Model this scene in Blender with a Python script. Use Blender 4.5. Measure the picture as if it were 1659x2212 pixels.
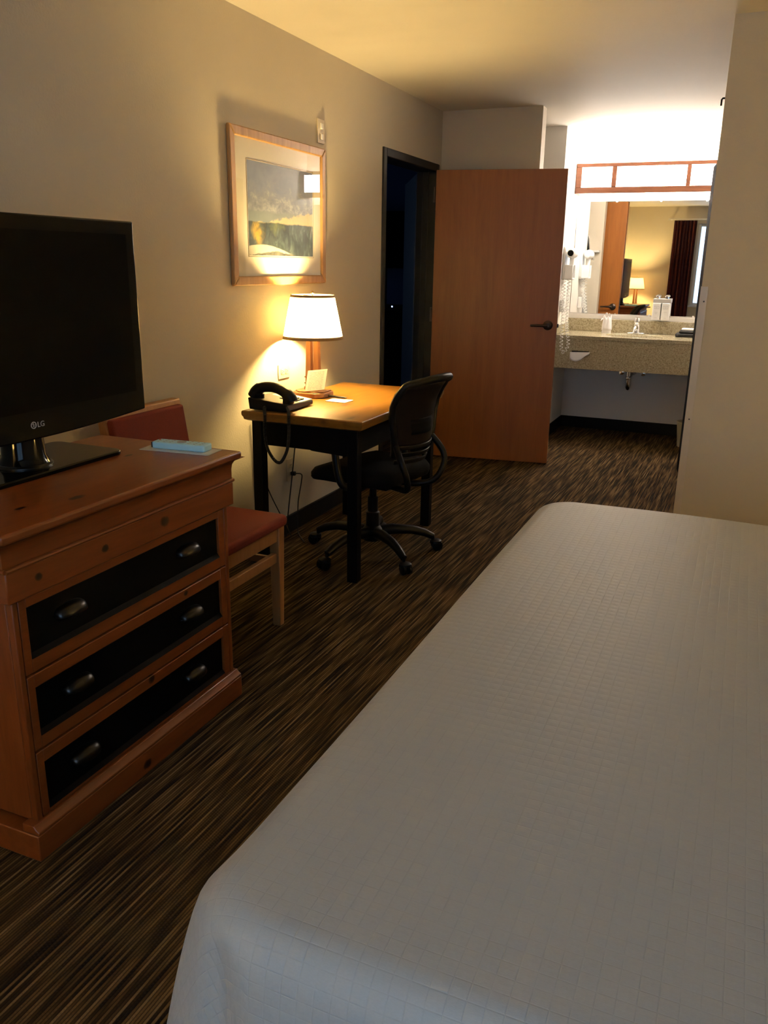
import bpy, math, random
from mathutils import Vector, Matrix
random.seed(7)
for o in list(bpy.data.objects): bpy.data.objects.remove(o)
S = bpy.context.scene
COL = S.collection
PI = math.pi
# ------------------------------------------------------------------ camera
CX, CZ, FPX = 2.1314, 1.4199, 1775.55
YAW, PITCH, ROLL = 0.39934, -0.29539, 0.01643
fw = Vector((-math.sin(YAW)*math.cos(PITCH), math.cos(YAW)*math.cos(PITCH), math.sin(PITCH)))
rt = Vector((math.cos(YAW), math.sin(YAW), 0)); up = rt.cross(fw)
r2 = rt*math.cos(ROLL)+up*math.sin(ROLL); u2 = -rt*math.sin(ROLL)+up*math.cos(ROLL)
cam_d = bpy.data.cameras.new('camera'); cam = bpy.data.objects.new('camera', cam_d); COL.objects.link(cam)
cam_d.sensor_fit = 'HORIZONTAL'; cam_d.sensor_width = 36; cam_d.lens = FPX/1659*36; cam_d.clip_start = .02
cam.matrix_world = Matrix(((r2.x, u2.x, -fw.x, CX), (r2.y, u2.y, -fw.y, 0), (r2.z, u2.z, -fw.z, CZ), (0, 0, 0, 1)))
S.camera = cam
# ------------------------------------------------------------------ world (dusk sky), exposure
W = bpy.data.worlds.new('dusk_sky'); S.world = W; W.use_nodes = True
bg = W.node_tree.nodes['Background']; bg.inputs[0].default_value = (.42, .66, .96, 1); bg.inputs[1].default_value = 2.9
S.view_settings.view_transform = 'Standard'; S.view_settings.look = 'None'
S.view_settings.exposure = 0.55; S.view_settings.gamma = 1.0; S.view_settings.use_curve_mapping = False
S.cycles.use_denoising = True
S.cycles.max_bounces = 10; S.cycles.transparent_max_bounces = 12
LAMP_COL = (1.0, .70, .265)
P_DESK, P_CORNER, P_BED, E_VANITY = 40.0, 40.0, 30.0, 21.0
for nm, loc, rot, sx, sy in (('window_portal', (2.05, -1.30, 1.45), (-PI/2, 0, 0), 1.7, 1.4), ('window_portal_adjoining', (-3.62, 6.6, 1.5), (0, -PI/2, 0), 1.3, .3)):
    l = bpy.data.lights.new(nm, 'AREA'); l.shape = 'RECTANGLE'; l.size = sx; l.size_y = sy; l.cycles.is_portal = True
    o = bpy.data.objects.new(nm, l); COL.objects.link(o); o.location = loc; o.rotation_euler = rot

# ------------------------------------------------------------------ mesh helpers
class MB:
    def __init__(s): s.v = []; s.f = []; s.uv = None
    def add(s, vs, fs, M=None):
        b = len(s.v)
        s.v += [tuple(M @ Vector(p)) if M else tuple(p) for p in vs]
        s.f += [tuple(i+b for i in f) for f in fs]; return s
    def box(s, x0, x1, y0, y1, z0, z1, M=None):
        v = [(x, y, z) for x in (x0, x1) for y in (y0, y1) for z in (z0, z1)]
        return s.add(v, [(0,1,3,2),(4,6,7,5),(0,4,5,1),(2,3,7,6),(0,2,6,4),(1,5,7,3)], M)
    def taper(s, x0, x1, y0, y1, z0, a, b, c, d, z1, M=None):
        v = [(x0,y0,z0),(x1,y0,z0),(x1,y1,z0),(x0,y1,z0),(a,c,z1),(b,c,z1),(b,d,z1),(a,d,z1)]
        return s.add(v, [(3,2,1,0),(4,5,6,7),(0,1,5,4),(1,2,6,5),(2,3,7,6),(3,0,4,7)], M)
    def prism(s, poly, a, b, axis='z', M=None):
        n = len(poly)
        def p3(p, t):
            if axis == 'z': return (p[0], p[1], t)
            if axis == 'y': return (p[0], t, p[1])
            return (t, p[0], p[1])
        v = [p3(p, a) for p in poly]+[p3(p, b) for p in poly]
        f = [tuple(range(n))[::-1], tuple(range(n, 2*n))]+[(i, (i+1) % n, n+(i+1) % n, n+i) for i in range(n)]
        return s.add(v, f, M)
    def tube(s, pts, r, n=10, closed=False, caps=True, M=None):
        pts = [Vector(p) for p in pts]; m = len(pts)
        rs = r if isinstance(r, (list, tuple)) else [r]*m
        vs = []; fs = []; prev = None
        for i, p in enumerate(pts):
            if closed: t = (pts[(i+1) % m]-pts[i-1])
            else: t = pts[min(i+1, m-1)]-pts[max(i-1, 0)]
            t.normalize()
            if prev is None:
                a = Vector((0,0,1)) if abs(t.z) < .9 else Vector((1,0,0))
                u = t.cross(a).normalized()
            else:
                u = (prev-t*prev.dot(t)); u.normalize()
            prev = u; w = t.cross(u)
            for k in range(n):
                an = 2*PI*k/n; vs.append(p+u*(math.cos(an)*rs[i])+w*(math.sin(an)*rs[i]))
        for i in range(m if closed else m-1):
            j = (i+1) % m
            for k in range(n): fs.append((i*n+k, i*n+(k+1) % n, j*n+(k+1) % n, j*n+k))
        if caps and not closed: fs += [tuple(range(n))[::-1], tuple(range((m-1)*n, m*n))]
        return s.add(vs, fs, M)
    def lathe(s, prof, c=(0,0,0), n=32, M=None, cap=True):
        vs = []; fs = []; m = len(prof)
        for r, z in prof:
            for k in range(n):
                an = 2*PI*k/n; vs.append((c[0]+r*math.cos(an), c[1]+r*math.sin(an), c[2]+z))
        for i in range(m-1):
            for k in range(n): fs.append((i*n+k, i*n+(k+1) % n, (i+1)*n+(k+1) % n, (i+1)*n+k))
        if cap: fs += [tuple(range(n))[::-1], tuple(range((m-1)*n, m*n))]
        return s.add(vs, fs, M)
    def grid(s, fn, nu, nv, M=None, uv=None, flip=False):
        vs = [fn(i/nu, j/nv) for i in range(nu+1) for j in range(nv+1)]
        fs = []
        for i in range(nu):
            for j in range(nv):
                a = i*(nv+1)+j; q = (a, a+nv+1, a+nv+2, a+1); fs.append(q[::-1] if flip else q)
        return s.add(vs, fs, M)
    def build(s, name, mat, parent=None, loc=None, bevel=0, smooth=False, segs=2, solid=0, sub=0, angle=40):
        org = Vector(ORG[parent.name]) if parent is not None else Vector(loc or (0, 0, 0))
        me = bpy.data.meshes.new(name)
        me.from_pydata([tuple(Vector(p)-org) for p in s.v], [], s.f)
        if s.uv:
            l = me.uv_layers.new(name='UVMap')
            for lp in me.loops: l.data[lp.index].uv = s.uv[lp.vertex_index]
        me.materials.append(MATS[mat] if isinstance(mat, str) else mat); me.validate(); me.update()
        o = bpy.data.objects.new(name, me); COL.objects.link(o)
        if parent is not None: o.parent = parent
        else: o.location = org
        ORG[o.name] = tuple(org)
        if solid: m = o.modifiers.new('solid', 'SOLIDIFY'); m.thickness = solid; m.offset = 0
        if bevel:
            m = o.modifiers.new('bevel', 'BEVEL'); m.width = bevel; m.segments = segs; m.limit_method = 'ANGLE'; m.angle_limit = math.radians(35)
        if sub: m = o.modifiers.new('sub', 'SUBSURF'); m.levels = sub; m.render_levels = sub
        if smooth or bevel or sub:
            for p in me.polygons: p.use_smooth = True
            if not (sub and not bevel):
                try: me.set_sharp_from_angle(angle=math.radians(angle))
                except Exception: pass
        return o
ORG = {}; MATS = {}
def B(*a): return MB().box(*a)
def thing(name, label, cat, loc=(0,0,0), rotz=0, group=None, local=False):
    o = bpy.data.objects.new(name, None); COL.objects.link(o); o.location = loc; o.rotation_euler = (0, 0, rotz)
    o.empty_display_size = .05
    o['label'] = label; o['category'] = cat
    if group: o['group'] = group
    ORG[o.name] = (0,0,0) if local else tuple(loc)
    return o
def tag(o, label, cat, group=None, kind=None):
    o['label'] = label; o['category'] = cat
    if group: o['group'] = group
    if kind: o['kind'] = kind
    return o
def struct(o, label=None, cat=None):
    o['kind'] = 'structure'
    if label: o['label'] = label
    if cat: o['category'] = cat
    return o
def smooth_path(pts, n=8):
    P = [Vector(p) for p in pts]; out = []
    for i in range(len(P)-1):
        p0 = P[max(i-1, 0)]; p1 = P[i]; p2 = P[i+1]; p3 = P[min(i+2, len(P)-1)]
        for k in range(n):
            t = k/n
            out.append(.5*((2*p1)+(p2-p0)*t+(2*p0-5*p1+4*p2-p3)*t*t+(-p0+3*p1-3*p2+p3)*t**3))
    out.append(P[-1]); return out
def rrect(x0, x1, y0, y1, r, n=5):
    out = []
    for cx, cy, a0 in ((x1-r, y1-r, 0), (x0+r, y1-r, 90), (x0+r, y0+r, 180), (x1-r, y0+r, 270)):
        for k in range(n+1):
            a = math.radians(a0+90*k/n); out.append((cx+r*math.cos(a), cy+r*math.sin(a)))
    return out
def text_mesh(txt, size, depth, M):
    c = bpy.data.curves.new('txt', 'FONT'); c.body = txt; c.size = size; c.extrude = depth; c.resolution_u = 3
    c.align_x = 'LEFT'
    o = bpy.data.objects.new('txt', c); COL.objects.link(o)
    dg = bpy.context.evaluated_depsgraph_get(); me = o.evaluated_get(dg).to_mesh()
    mb = MB().add([v.co.copy() for v in me.vertices], [tuple(p.vertices) for p in me.polygons], M)
    o.evaluated_get(dg).to_mesh_clear(); bpy.data.objects.remove(o); bpy.data.curves.remove(c)
    return mb
# ------------------------------------------------------------------ materials
class NT:
    def __init__(s, name):
        m = bpy.data.materials.new(name); m.use_nodes = True; s.m = m; s.t = m.node_tree; s.n = s.t.nodes
        s.p = s.n['Principled BSDF']; MATS[name] = m
    def new(s, typ, **k):
        n = s.n.new(typ)
        for a, b in k.items(): setattr(n, a, b)
        return n
    def link(s, a, b): s.t.links.new(a, b)
    def math(s, op, a, b=None, clamp=False):
        n = s.new('ShaderNodeMath', operation=op); n.use_clamp = clamp
        for i, v in enumerate((a, b)):
            if v is None: continue
            if hasattr(v, 'links'): s.link(v, n.inputs[i])
            else: n.inputs[i].default_value = v
        return n.outputs[0]
    def coord(s, kind='Object', scale=(1,1,1), rot=(0,0,0), loc=(0,0,0)):
        tc = s.new('ShaderNodeTexCoord'); mp = s.new('ShaderNodeMapping')
        mp.inputs['Scale'].default_value = scale; mp.inputs['Rotation'].default_value = rot; mp.inputs['Location'].default_value = loc
        s.link(tc.outputs[kind], mp.inputs[0]); return mp.outputs[0]
    def sep(s, v):
        n = s.new('ShaderNodeSeparateXYZ'); s.link(v, n.inputs[0]); return n.outputs
    def comb(s, *c):
        n = s.new('ShaderNodeCombineXYZ')
        for i, v in enumerate(c):
            if hasattr(v, 'links'): s.link(v, n.inputs[i])
            else: n.inputs[i].default_value = v
        return n.outputs[0]
    def noise(s, vec, scale=5, detail=2, rough=.5, dist=0):
        n = s.new('ShaderNodeTexNoise'); s.link(vec, n.inputs['Vector'])
        n.inputs['Scale'].default_value = scale; n.inputs['Detail'].default_value = detail
        n.inputs['Roughness'].default_value = rough; n.inputs['Distortion'].default_value = dist
        return n.outputs['Fac'] if 'Fac' in n.outputs else n.outputs[0]
    def ramp(s, fac, stops, interp='LINEAR'):
        n = s.new('ShaderNodeValToRGB'); s.link(fac, n.inputs[0]); cr = n.color_ramp; cr.interpolation = interp
        while len(cr.elements) < len(stops): cr.elements.new(.5)
        for e, (p, c) in zip(cr.elements, stops): e.position = p; e.color = (*c, 1) if len(c) == 3 else c
        return n.outputs[0]
    def mix(s, fac, a, b, mode='MIX'):
        n = s.new('ShaderNodeMix', data_type='RGBA', blend_type=mode)
        for sock, v in ((n.inputs[0], fac), (n.inputs[6], a), (n.inputs[7], b)):
            if hasattr(v, 'links'): s.link(v, sock)
            elif isinstance(v, (int, float)): sock.default_value = v
            else: sock.default_value = (*v, 1)
        return n.outputs[2]
    def bump(s, h, strength=.2, dist=.01):
        n = s.new('ShaderNodeBump'); n.inputs['Strength'].default_value = strength; n.inputs['Distance'].default_value = dist
        s.link(h, n.inputs['Height']); s.link(n.outputs[0], s.p.inputs['Normal'])
    def set(s, color=None, rough=.5, metal=0, spec=.5, **k):
        if color is not None:
            if hasattr(color, 'links'): s.link(color, s.p.inputs['Base Color'])
            else: s.p.inputs['Base Color'].default_value = (*color, 1)
        s.p.inputs['Roughness'].default_value = rough; s.p.inputs['Metallic'].default_value = metal
        s.p.inputs['Specular IOR Level'].default_value = spec
        for a, b in k.items():
            s.p.inputs[a.replace('_', ' ')].default_value = b
        return s
def plain(name, color, rough=.5, metal=0, spec=.5, noise=.06, nscale=30, **k):
    t = NT(name)
    if noise:
        f = t.noise(t.coord(), nscale, 3)
        c = t.mix(f, tuple(max(0, x*(1-noise)) for x in color), tuple(min(1, x*(1+noise)) for x in color))
        t.set(c, rough, metal, spec, **k)
    else: t.set(color, rough, metal, spec, **k)
    return t
def wallpaint(name, col, bump=.25):
    t = NT(name); v = t.coord()
    f = t.noise(v, 4, 3); f2 = t.noise(v, 110, 3, .6)
    c = t.mix(f, tuple(x*.97 for x in col), tuple(min(1, x*1.03) for x in col))
    t.set(c, .62, spec=.25); t.bump(f2, bump, .004)
wallpaint('wall_paint', (.62, .555, .44)); wallpaint('alcove_paint', (.74, .71, .66), .15); wallpaint('ceiling_paint', (.72, .67, .58), .2)
wallpaint('painted_dim_blue', (.035, .050, .13))  # low navy colour stands in for the adjoining room's dim blue light
plain('baseboard_black', (.006, .0055, .005), .6, noise=.2, spec=.15)
plain('frame_dark', (.014, .0135, .016), .5, noise=.15, spec=.2)
KNOTS = {'pine_top': [(.16, -.30, .39, .020), (.21, -.17, .39, .030), (.02, .25, .39, .022), (.05, -.42, .39, .014)], 'pine_frieze': [(.26, -.36, .715, .013), (.26, -.14, .713, .015), (.26, .10, .716, .022), (.255, .21, .765, .008)], 'pine': [(.24, .20, .46, .012), (.24, .02, .262, .018), (.26, -.05, .03, .02)]}
def wood(name, c1, c2, c3, axis='y', rough=.35, knots=0, scale=1.0, loc=(0,0,0)):
    t = NT(name)
    st = {'x': (1.2, 14, 14), 'y': (14, 1.2, 14), 'z': (14, 14, 1.2)}[axis]
    v = t.coord(scale=tuple(a*scale for a in st), loc=loc)
    g = t.noise(v, 2.2, 5, .6, .8); fine = t.noise(v, 14, 3, .6)
    c = t.ramp(g, [(.28, c1), (.5, c2), (.72, c3)])
    c = t.mix(t.math('MULTIPLY', fine, .35), c, tuple(x*.55 for x in c1))
    if name in KNOTS:
        px, py, pz = t.sep(t.coord()); nv = t.noise(t.coord(), 60, 3)
        for kx, ky, kz, r in KNOTS[name]:
            dx = t.math('MULTIPLY', t.math('SUBTRACT', px, kx), 1.6); dy = t.math('MULTIPLY', t.math('SUBTRACT', py, ky), .8); dz = t.math('SUBTRACT', pz, kz)
            if name == 'pine_top': dz = 0.0
            else: dx = 0.0
            dd = t.math('SQRT', t.math('ADD', t.math('ADD', t.math('MULTIPLY', dx, dx), t.math('MULTIPLY', dy, dy)), t.math('MULTIPLY', dz, dz)))
            dd = t.math('ADD', t.math('DIVIDE', dd, r), t.math('MULTIPLY', nv, .5))
            k = t.ramp(dd, [(.58, (1,1,1)), (.86, (.65,.65,.65)), (.98, (.15,.15,.15)), (1.0, (0,0,0))])
            c = t.mix(k, c, (.012, .004, .002))
    elif knots:
        ks = {'x': (2.2, 5.5, 5.5), 'y': (5.5, 2.2, 5.5), 'z': (5.5, 5.5, 2.2)}[axis]
        vo = t.new('ShaderNodeTexVoronoi'); vo.inputs['Scale'].default_value = 1.6
        nv = t.noise(t.coord(), 25, 2)
        t.link(t.coord(scale=tuple(a*knots for a in ks), loc=(1.3, .2, .7)), vo.inputs['Vector'])
        d = t.math('ADD', vo.outputs['Distance'], t.math('MULTIPLY', nv, .06))
        k = t.ramp(d, [(.085, (1,1,1)), (.15, (.35,.35,.35)), (.26, (0,0,0))])
        c = t.mix(k, c, (.10, .035, .012))
    t.set(c, rough, spec=.5); t.bump(fine, .06, .002)
wood('pine', (.185, .043, .0075), (.24, .061, .0115), (.285, .079, .017), 'y', .33, knots=1)
for _n in ('pine_top', 'pine_frieze'): wood(_n, (.185, .043, .0075), (.24, .061, .0115), (.285, .079, .017), 'y', .33)
wood('pine_z', (.185, .043, .0075), (.24, .061, .0115), (.285, .079, .017), 'z', .35)
wood('pine_x', (.185, .043, .0075), (.24, .061, .0115), (.285, .079, .017), 'x', .35)
wood('desk_pine', (.23, .094, .011), (.29, .128, .017), (.33, .152, .025), 'y', .33, knots=.8)
wood('maple_door', (.25, .080, .010), (.30, .100, .014), (.335, .115, .018), 'z', .42, scale=.55)
wood('frame_oak', (.36, .19, .07), (.46, .26, .10), (.54, .32, .14), 'z', .38)
wood('chair_wood', (.34, .155, .050), (.40, .19, .066), (.45, .22, .085), 'z', .42)
wood('vanity_wood', (.17, .06, .03), (.23, .085, .042), (.28, .11, .055), 'x', .45)
wood('lamp_wood', (.30, .12, .04), (.38, .17, .06), (.44, .21, .08), 'z', .32)
plain('black_paint', (.0022, .002, .002), .5, noise=.2, spec=.08)
plain('drawer_black', (.0018, .0018, .0018), .5, noise=.2, spec=.06)
plain('black_plastic', (.0035, .0035, .004), .42, noise=.15, spec=.18)
plain('black_gloss', (.002, .002, .002), .1, noise=0, spec=.15)
plain('screen_black', (.0015, .0015, .0015), .14, noise=0, spec=.06)
plain('black_fabric', (.003, .003, .0033), .9, noise=.3, nscale=200, spec=.06)
plain('pewter', (.035, .034, .034), .30, metal=1, noise=.15)
plain('bronze', (.075, .055, .045), .38, metal=.9, noise=.2)
plain('chrome', (.8, .8, .8), .08, metal=1, noise=0)
plain('brass', (.55, .38, .16), .3, metal=1, noise=.1)
plain('white_plastic', (.78, .77, .74), .35, noise=.03)
plain('ivory_plastic', (.66, .56, .38), .4, noise=.03)
plain('logo_grey', (.42, .42, .42), .4, noise=0)
plain('remote_blue', (.45, .80, .95), .4, noise=.03)
plain('remote_black', (.02, .02, .022), .5, noise=.1)
plain('button_grey', (.33, .36, .40), .5, noise=.1)
plain('paper_white', (.80, .77, .70), .7, noise=.03)
plain('sleeve_clear', (.62, .60, .56), .25, noise=.05)
plain('tissue_white', (.82, .80, .80), .8, noise=.05)
plain('black_cloth', (.010, .010, .013), .85, noise=.3, nscale=120)
plain('dark_hole', (.004, .004, .004), .9, noise=0)
plain('grey_cloth', (.42, .42, .40), .9, noise=.1, nscale=90)
plain('bin_beige', (.50, .44, .30), .5, noise=.05)
plain('shade_trim', (.30, .19, .07), .6, noise=.1)
plain('mat_board', (.78, .72, .62), .75, noise=.02)
plain('mirror_glass', (.92, .93, .92), .01, metal=1, noise=0)
plain('corner_guard', (.62, .55, .47), .3, noise=.03)
plain('cord_black', (.004, .004, .004), .6, noise=.1)
plain('cord_white', (.80, .79, .75), .4, noise=.03)
plain('phone_buff', (.55, .48, .34), .45, noise=.03)
plain('window_white', (.72, .70, .66), .45, noise=.03)
# red upholstery
t = NT('red_fabric'); f = t.noise(t.coord(), 220, 3); c = t.mix(f, (.115, .018, .012), (.175, .030, .020)); t.set(c, .85, spec=.2); t.bump(f, .3, .002)
# carpet
t = NT('carpet'); x, y, z = t.sep(t.coord(rot=(0, 0, math.radians(1.2))))
rx = t.math('MULTIPLY', x, 135.0); rib = t.math('FLOOR', rx); fr = t.math('FRACT', rx)
seg = t.noise(t.comb(t.math('MULTIPLY', rib, 7.37), t.math('MULTIPLY', y, 3.6), 0.0), 1.0, 1.0, .5)
big = t.noise(t.comb(t.math('MULTIPLY', x, 16.0), t.math('MULTIPLY', y, 1.5), 3.0), 1.0, 1)
fac = t.math('ADD', t.math('MULTIPLY', seg, .92), t.math('MULTIPLY', big, .10))
c = t.ramp(fac, [(.36, (.010, .0055, .003)), (.45, (.036, .019, .007)), (.52, (.088, .049, .017)), (.60, (.145, .086, .031)), (.70, (.23, .145, .060))])
edge = t.math('ABSOLUTE', t.math('SUBTRACT', fr, .5))
gap = t.ramp(edge, [(.26, (0,0,0)), (.48, (1,1,1))])
tuft = t.math('SINE', t.math('MULTIPLY', t.math('ADD', y, t.math('MULTIPLY', rib, .0031)), 760.0))
fuzz = t.noise(t.coord(), 320, 2)
c = t.mix(t.math('MULTIPLY', gap, .8), c, (.007, .004, .002))
c = t.mix(t.math('MULTIPLY', fuzz, .5), c, (.02, .012, .006))
t.set(c, .95, spec=.1)
h = t.math('ADD', t.math('SUBTRACT', t.math('MULTIPLY', tuft, .22), t.math('MULTIPLY', gap, 1.0)), t.math('MULTIPLY', fuzz, .6))
t.bump(h, .6, .004)
# coverlet
t = NT('coverlet_fabric'); tc = t.new('ShaderNodeTexCoord'); ux, uy, uz = t.sep(tc.outputs['UV'])
rows = t.math('MULTIPLY', uy, 1/.021); ri = t.math('FLOOR', rows)
cols = t.math('MULTIPLY', ux, 1/.021)
fa = t.math('ABSOLUTE', t.math('SUBTRACT', t.math('FRACT', cols), .5)); fb = t.math('ABSOLUTE', t.math('SUBTRACT', t.math('FRACT', rows), .5))
li = t.math('MAXIMUM', t.ramp(fa, [(.44, (0,0,0)), (.495, (1,1,1))]), t.ramp(fb, [(.44, (0,0,0)), (.495, (1,1,1))]))
weave = t.noise(t.coord(scale=(1, 3, 1)), 260, 2); blot = t.noise(t.coord(), 5, 3)
dash = t.noise(tc.outputs['UV'], 26, 2); dsh = t.ramp(dash, [(.35, (.15,)*3), (.6, (1,)*3)])
lm = t.math('MULTIPLY', li, dsh)
c = t.mix(weave, (.375, .38, .372), (.435, .44, .432)); c = t.mix(t.math('MULTIPLY', lm, .20), c, (.30, .29, .28))
t.set(c, .5, spec=.3, Sheen_Weight=.1, Sheen_Roughness=.4)
puff = t.math('MULTIPLY', t.math('MULTIPLY', t.math('SUBTRACT', .5, fa), t.math('SUBTRACT', .5, fb)), 4.0)
t.bump(t.math('ADD', t.math('SUBTRACT', t.math('MULTIPLY', puff, .5), t.math('MULTIPLY', lm, .35)), t.math('MULTIPLY', weave, .1)), .35, .003)
# granite
t = NT('granite'); v = t.coord(); n1 = t.noise(v, 95, 4, .7); n2 = t.noise(v, 30, 3)
c = t.ramp(n1, [(.30, (.10, .078, .042)), (.42, (.34, .285, .17)), (.52, (.48, .42, .27)), (.66, (.62, .56, .40))]); c = t.mix(t.math('MULTIPLY', n2, .4), c, (.38, .32, .20))
t.set(c, .16, spec=.5)
# lamp shade
t = NT('shade_fabric'); t.n.remove(t.p); out = t.n['Material Output']
d = t.new('ShaderNodeBsdfDiffuse'); d.inputs[0].default_value = (.85, .78, .62, 1)
tr = t.new('ShaderNodeBsdfTranslucent'); tr.inputs[0].default_value = (1.0, .92, .68, 1)
w = t.noise(t.coord(scale=(1,1,4)), 150, 2); mx = t.new('ShaderNodeMixShader'); t.link(t.math('ADD', .80, t.math('MULTIPLY', w, .1)), mx.inputs[0])
t.link(d.outputs[0], mx.inputs[1]); t.link(tr.outputs[0], mx.inputs[2]); t.link(mx.outputs[0], out.inputs[0])
def emit(name, col, strength):
    t = NT(name); t.set((.9, .9, .9), .5); t.p.inputs['Emission Color'].default_value = (*col, 1); t.p.inputs['Emission Strength'].default_value = strength
    return t.m
emit('diffuser_lit', (1.0, .90, .80), E_VANITY); emit('diffuser_top', (1.0, .90, .80), E_VANITY*4.6); emit('led_blue', (.35, .5, 1), 3)
# glass with reflection
def glassy(name, tint, ior_fac=1.45):
    t = NT(name); t.n.remove(t.p); out = t.n['Material Output']
    tr = t.new('ShaderNodeBsdfTransparent'); tr.inputs[0].default_value = (*tint, 1)
    gl = t.new('ShaderNodeBsdfGlossy'); gl.inputs['Roughness'].default_value = .01
    lw = t.new('ShaderNodeLayerWeight'); lw.inputs[0].default_value = .5
    fc = t.math('ADD', .045, t.math('MULTIPLY', t.math('POWER', lw.outputs['Facing'], 5.0), .95), True)
    mx = t.new('ShaderNodeMixShader'); t.link(fc, mx.inputs[0]); t.link(tr.outputs[0], mx.inputs[1]); t.link(gl.outputs[0], mx.inputs[2]); t.link(mx.outputs[0], out.inputs[0])
glassy('glass_pane', (.97, .98, .97)); glassy('window_glass', (.92, .95, .96))
# sheer
t = NT('sheer_fabric'); t.n.remove(t.p); out = t.n['Material Output']
d = t.new('ShaderNodeBsdfTranslucent'); d.inputs[0].default_value = (.85, .88, .9, 1); tr = t.new('ShaderNodeBsdfTransparent')
w = t.noise(t.coord(scale=(1, 1, .1)), 60, 2); mx = t.new('ShaderNodeMixShader'); t.link(t.math('ADD', .35, t.math('MULTIPLY', w, .2)), mx.inputs[0])
t.link(d.outputs[0], mx.inputs[1]); t.link(tr.outputs[0], mx.inputs[2]); t.link(mx.outputs[0], out.inputs[0])
# plaid curtain
t = NT('plaid_fabric'); tc = t.new('ShaderNodeTexCoord'); x, y, z = t.sep(tc.outputs['UV'])
sx = t.ramp(t.math('FRACT', t.math('MULTIPLY', x, 6.0)), [(0, (0,0,0)), (.3, (1,1,1)), (.36, (.2,.2,.2)), (.7, (.6,.6,.6)), (.74, (0,0,0))], 'CONSTANT')
sz = t.ramp(t.math('FRACT', t.math('MULTIPLY', y, 7.0)), [(0, (0,0,0)), (.3, (.7,.7,.7)), (.36, (0,0,0)), (.8, (.4,.4,.4))], 'CONSTANT')
c = t.mix(sx, (.030, .006, .009), (.17, .035, .020)); c = t.mix(t.math('MULTIPLY', sz, .5), c, (.022, .010, .018)); t.set(c, .85, spec=.2)
# painted landscape behind the glass (coordinates 0..1 across the sheet)
t = NT('landscape_print'); tc = t.new('ShaderNodeTexCoord'); x, y, z = t.sep(tc.outputs['UV'])
n1 = t.noise(tc.outputs['UV'], 5, 5, .6, .4)
va = t.new('ShaderNodeMapping'); va.inputs['Scale'].default_value = (13, 5, 1); t.link(tc.outputs['UV'], va.inputs[0]); n2 = t.noise(va.outputs[0], 1, 5, .65, .6)
n3 = t.noise(tc.outputs['UV'], 9, 6, .7, .3)
def below(e, soft=.02): return t.math('DIVIDE', t.math('SUBTRACT', e, y), soft, True)
def sub(a, b): return t.math('SUBTRACT', a, b)
def add(a, b): return t.math('ADD', a, b)
def mul(a, b): return t.math('MULTIPLY', a, b)
sky = t.mix(n1, (.12, .16, .30), (.34, .37, .50))
trees = t.ramp(n3, [(.3, (.10, .12, .17)), (.5, (.22, .24, .30)), (.72, (.46, .44, .46))])
c = t.mix(below(add(add(.80, mul(sub(n1, .5), .35)), mul(sub(n3, .5), .5)), .22), sky, trees)
water1 = t.mix(n1, (.12, .16, .19), (.26, .29, .31)); c = t.mix(below(add(.50, mul(sub(n1, .5), .05)), .03), c, water1)
beach = t.mix(n2, (.42, .33, .18), (.60, .50, .30))
bt = below(add(add(.335, mul(x, .20)), mul(sub(n3, .5), .16)), .02)
c = t.mix(bt, c, beach)
refl = t.ramp(n2, [(.3, (.006, .010, .011)), (.48, (.020, .033, .036)), (.6, (.05, .075, .075)), (.72, (.17, .19, .18))])
yel = t.ramp(n1, [(.35, (.05, .06, .02)), (.5, (.42, .28, .02)), (.65, (.24, .24, .06))])
gx = t.math('ABSOLUTE', sub(x, .13)); gy = t.math('ABSOLUTE', sub(y, .27)); blob = sub(1.0, t.math('DIVIDE', add(mul(gx, 1.3), add(mul(gy, .8), mul(sub(n2, .5), .25))), .17, True))
refl = t.mix(t.math('MULTIPLY', blob, 1.6, True), refl, yel)
hx_ = t.math('ABSOLUTE', sub(x, .40)); hy_ = t.math('ABSOLUTE', sub(y, .33)); blob2 = sub(1.0, t.math('DIVIDE', add(mul(hx_, 1.2), add(mul(hy_, 1.2), mul(sub(n2, .5), .45))), .16, True))
refl = t.mix(t.math('MULTIPLY', blob2, 1.1, True), refl, t.mix(n3, (.03, .05, .02), (.20, .22, .09)))
c = t.mix(below(add(.375, mul(sub(n1, .5), .06)), .015), c, refl)
shore = t.mix(n1, (.30, .28, .24), (.62, .58, .50)); hump = add(mul(t.math('SINE', mul(add(x, .25), 3.4)), .10), .03)
c = t.mix(below(add(sub(hump, mul(x, .03)), mul(sub(n1, .5), .03)), .01), c, shore)
dk = t.ramp(n2, [(.4, (.02, .022, .02)), (.65, (.12, .12, .10))]); c = t.mix(below(add(sub(.055, mul(t.math('ABSOLUTE', sub(x, .38)), .12)), mul(sub(n2, .5), .05)), .012), c, dk)
t.set(c, .6)
# printed paper lines
t = NT('printed_card'); tc = t.new('ShaderNodeTexCoord'); x, y, z = t.sep(tc.outputs['UV'])
rows = mul(y, 15.0); ln = t.math('LESS_THAN', t.math('FRACT', rows), .38)
w = t.noise(t.comb(mul(x, 22.0), t.math('FLOOR', rows), 0.0), 1.0, 1); ink = mul(ln, t.math('GREATER_THAN', w, .42))
inx = mul(t.math('GREATER_THAN', x, .12), t.math('LESS_THAN', x, .86)); iny = mul(t.math('GREATER_THAN', y, .06), t.math('LESS_THAN', y, .93))
c = t.mix(mul(mul(ink, mul(inx, iny)), .75), (.72, .70, .62), (.20, .16, .16)); t.set(c, .7)

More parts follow.
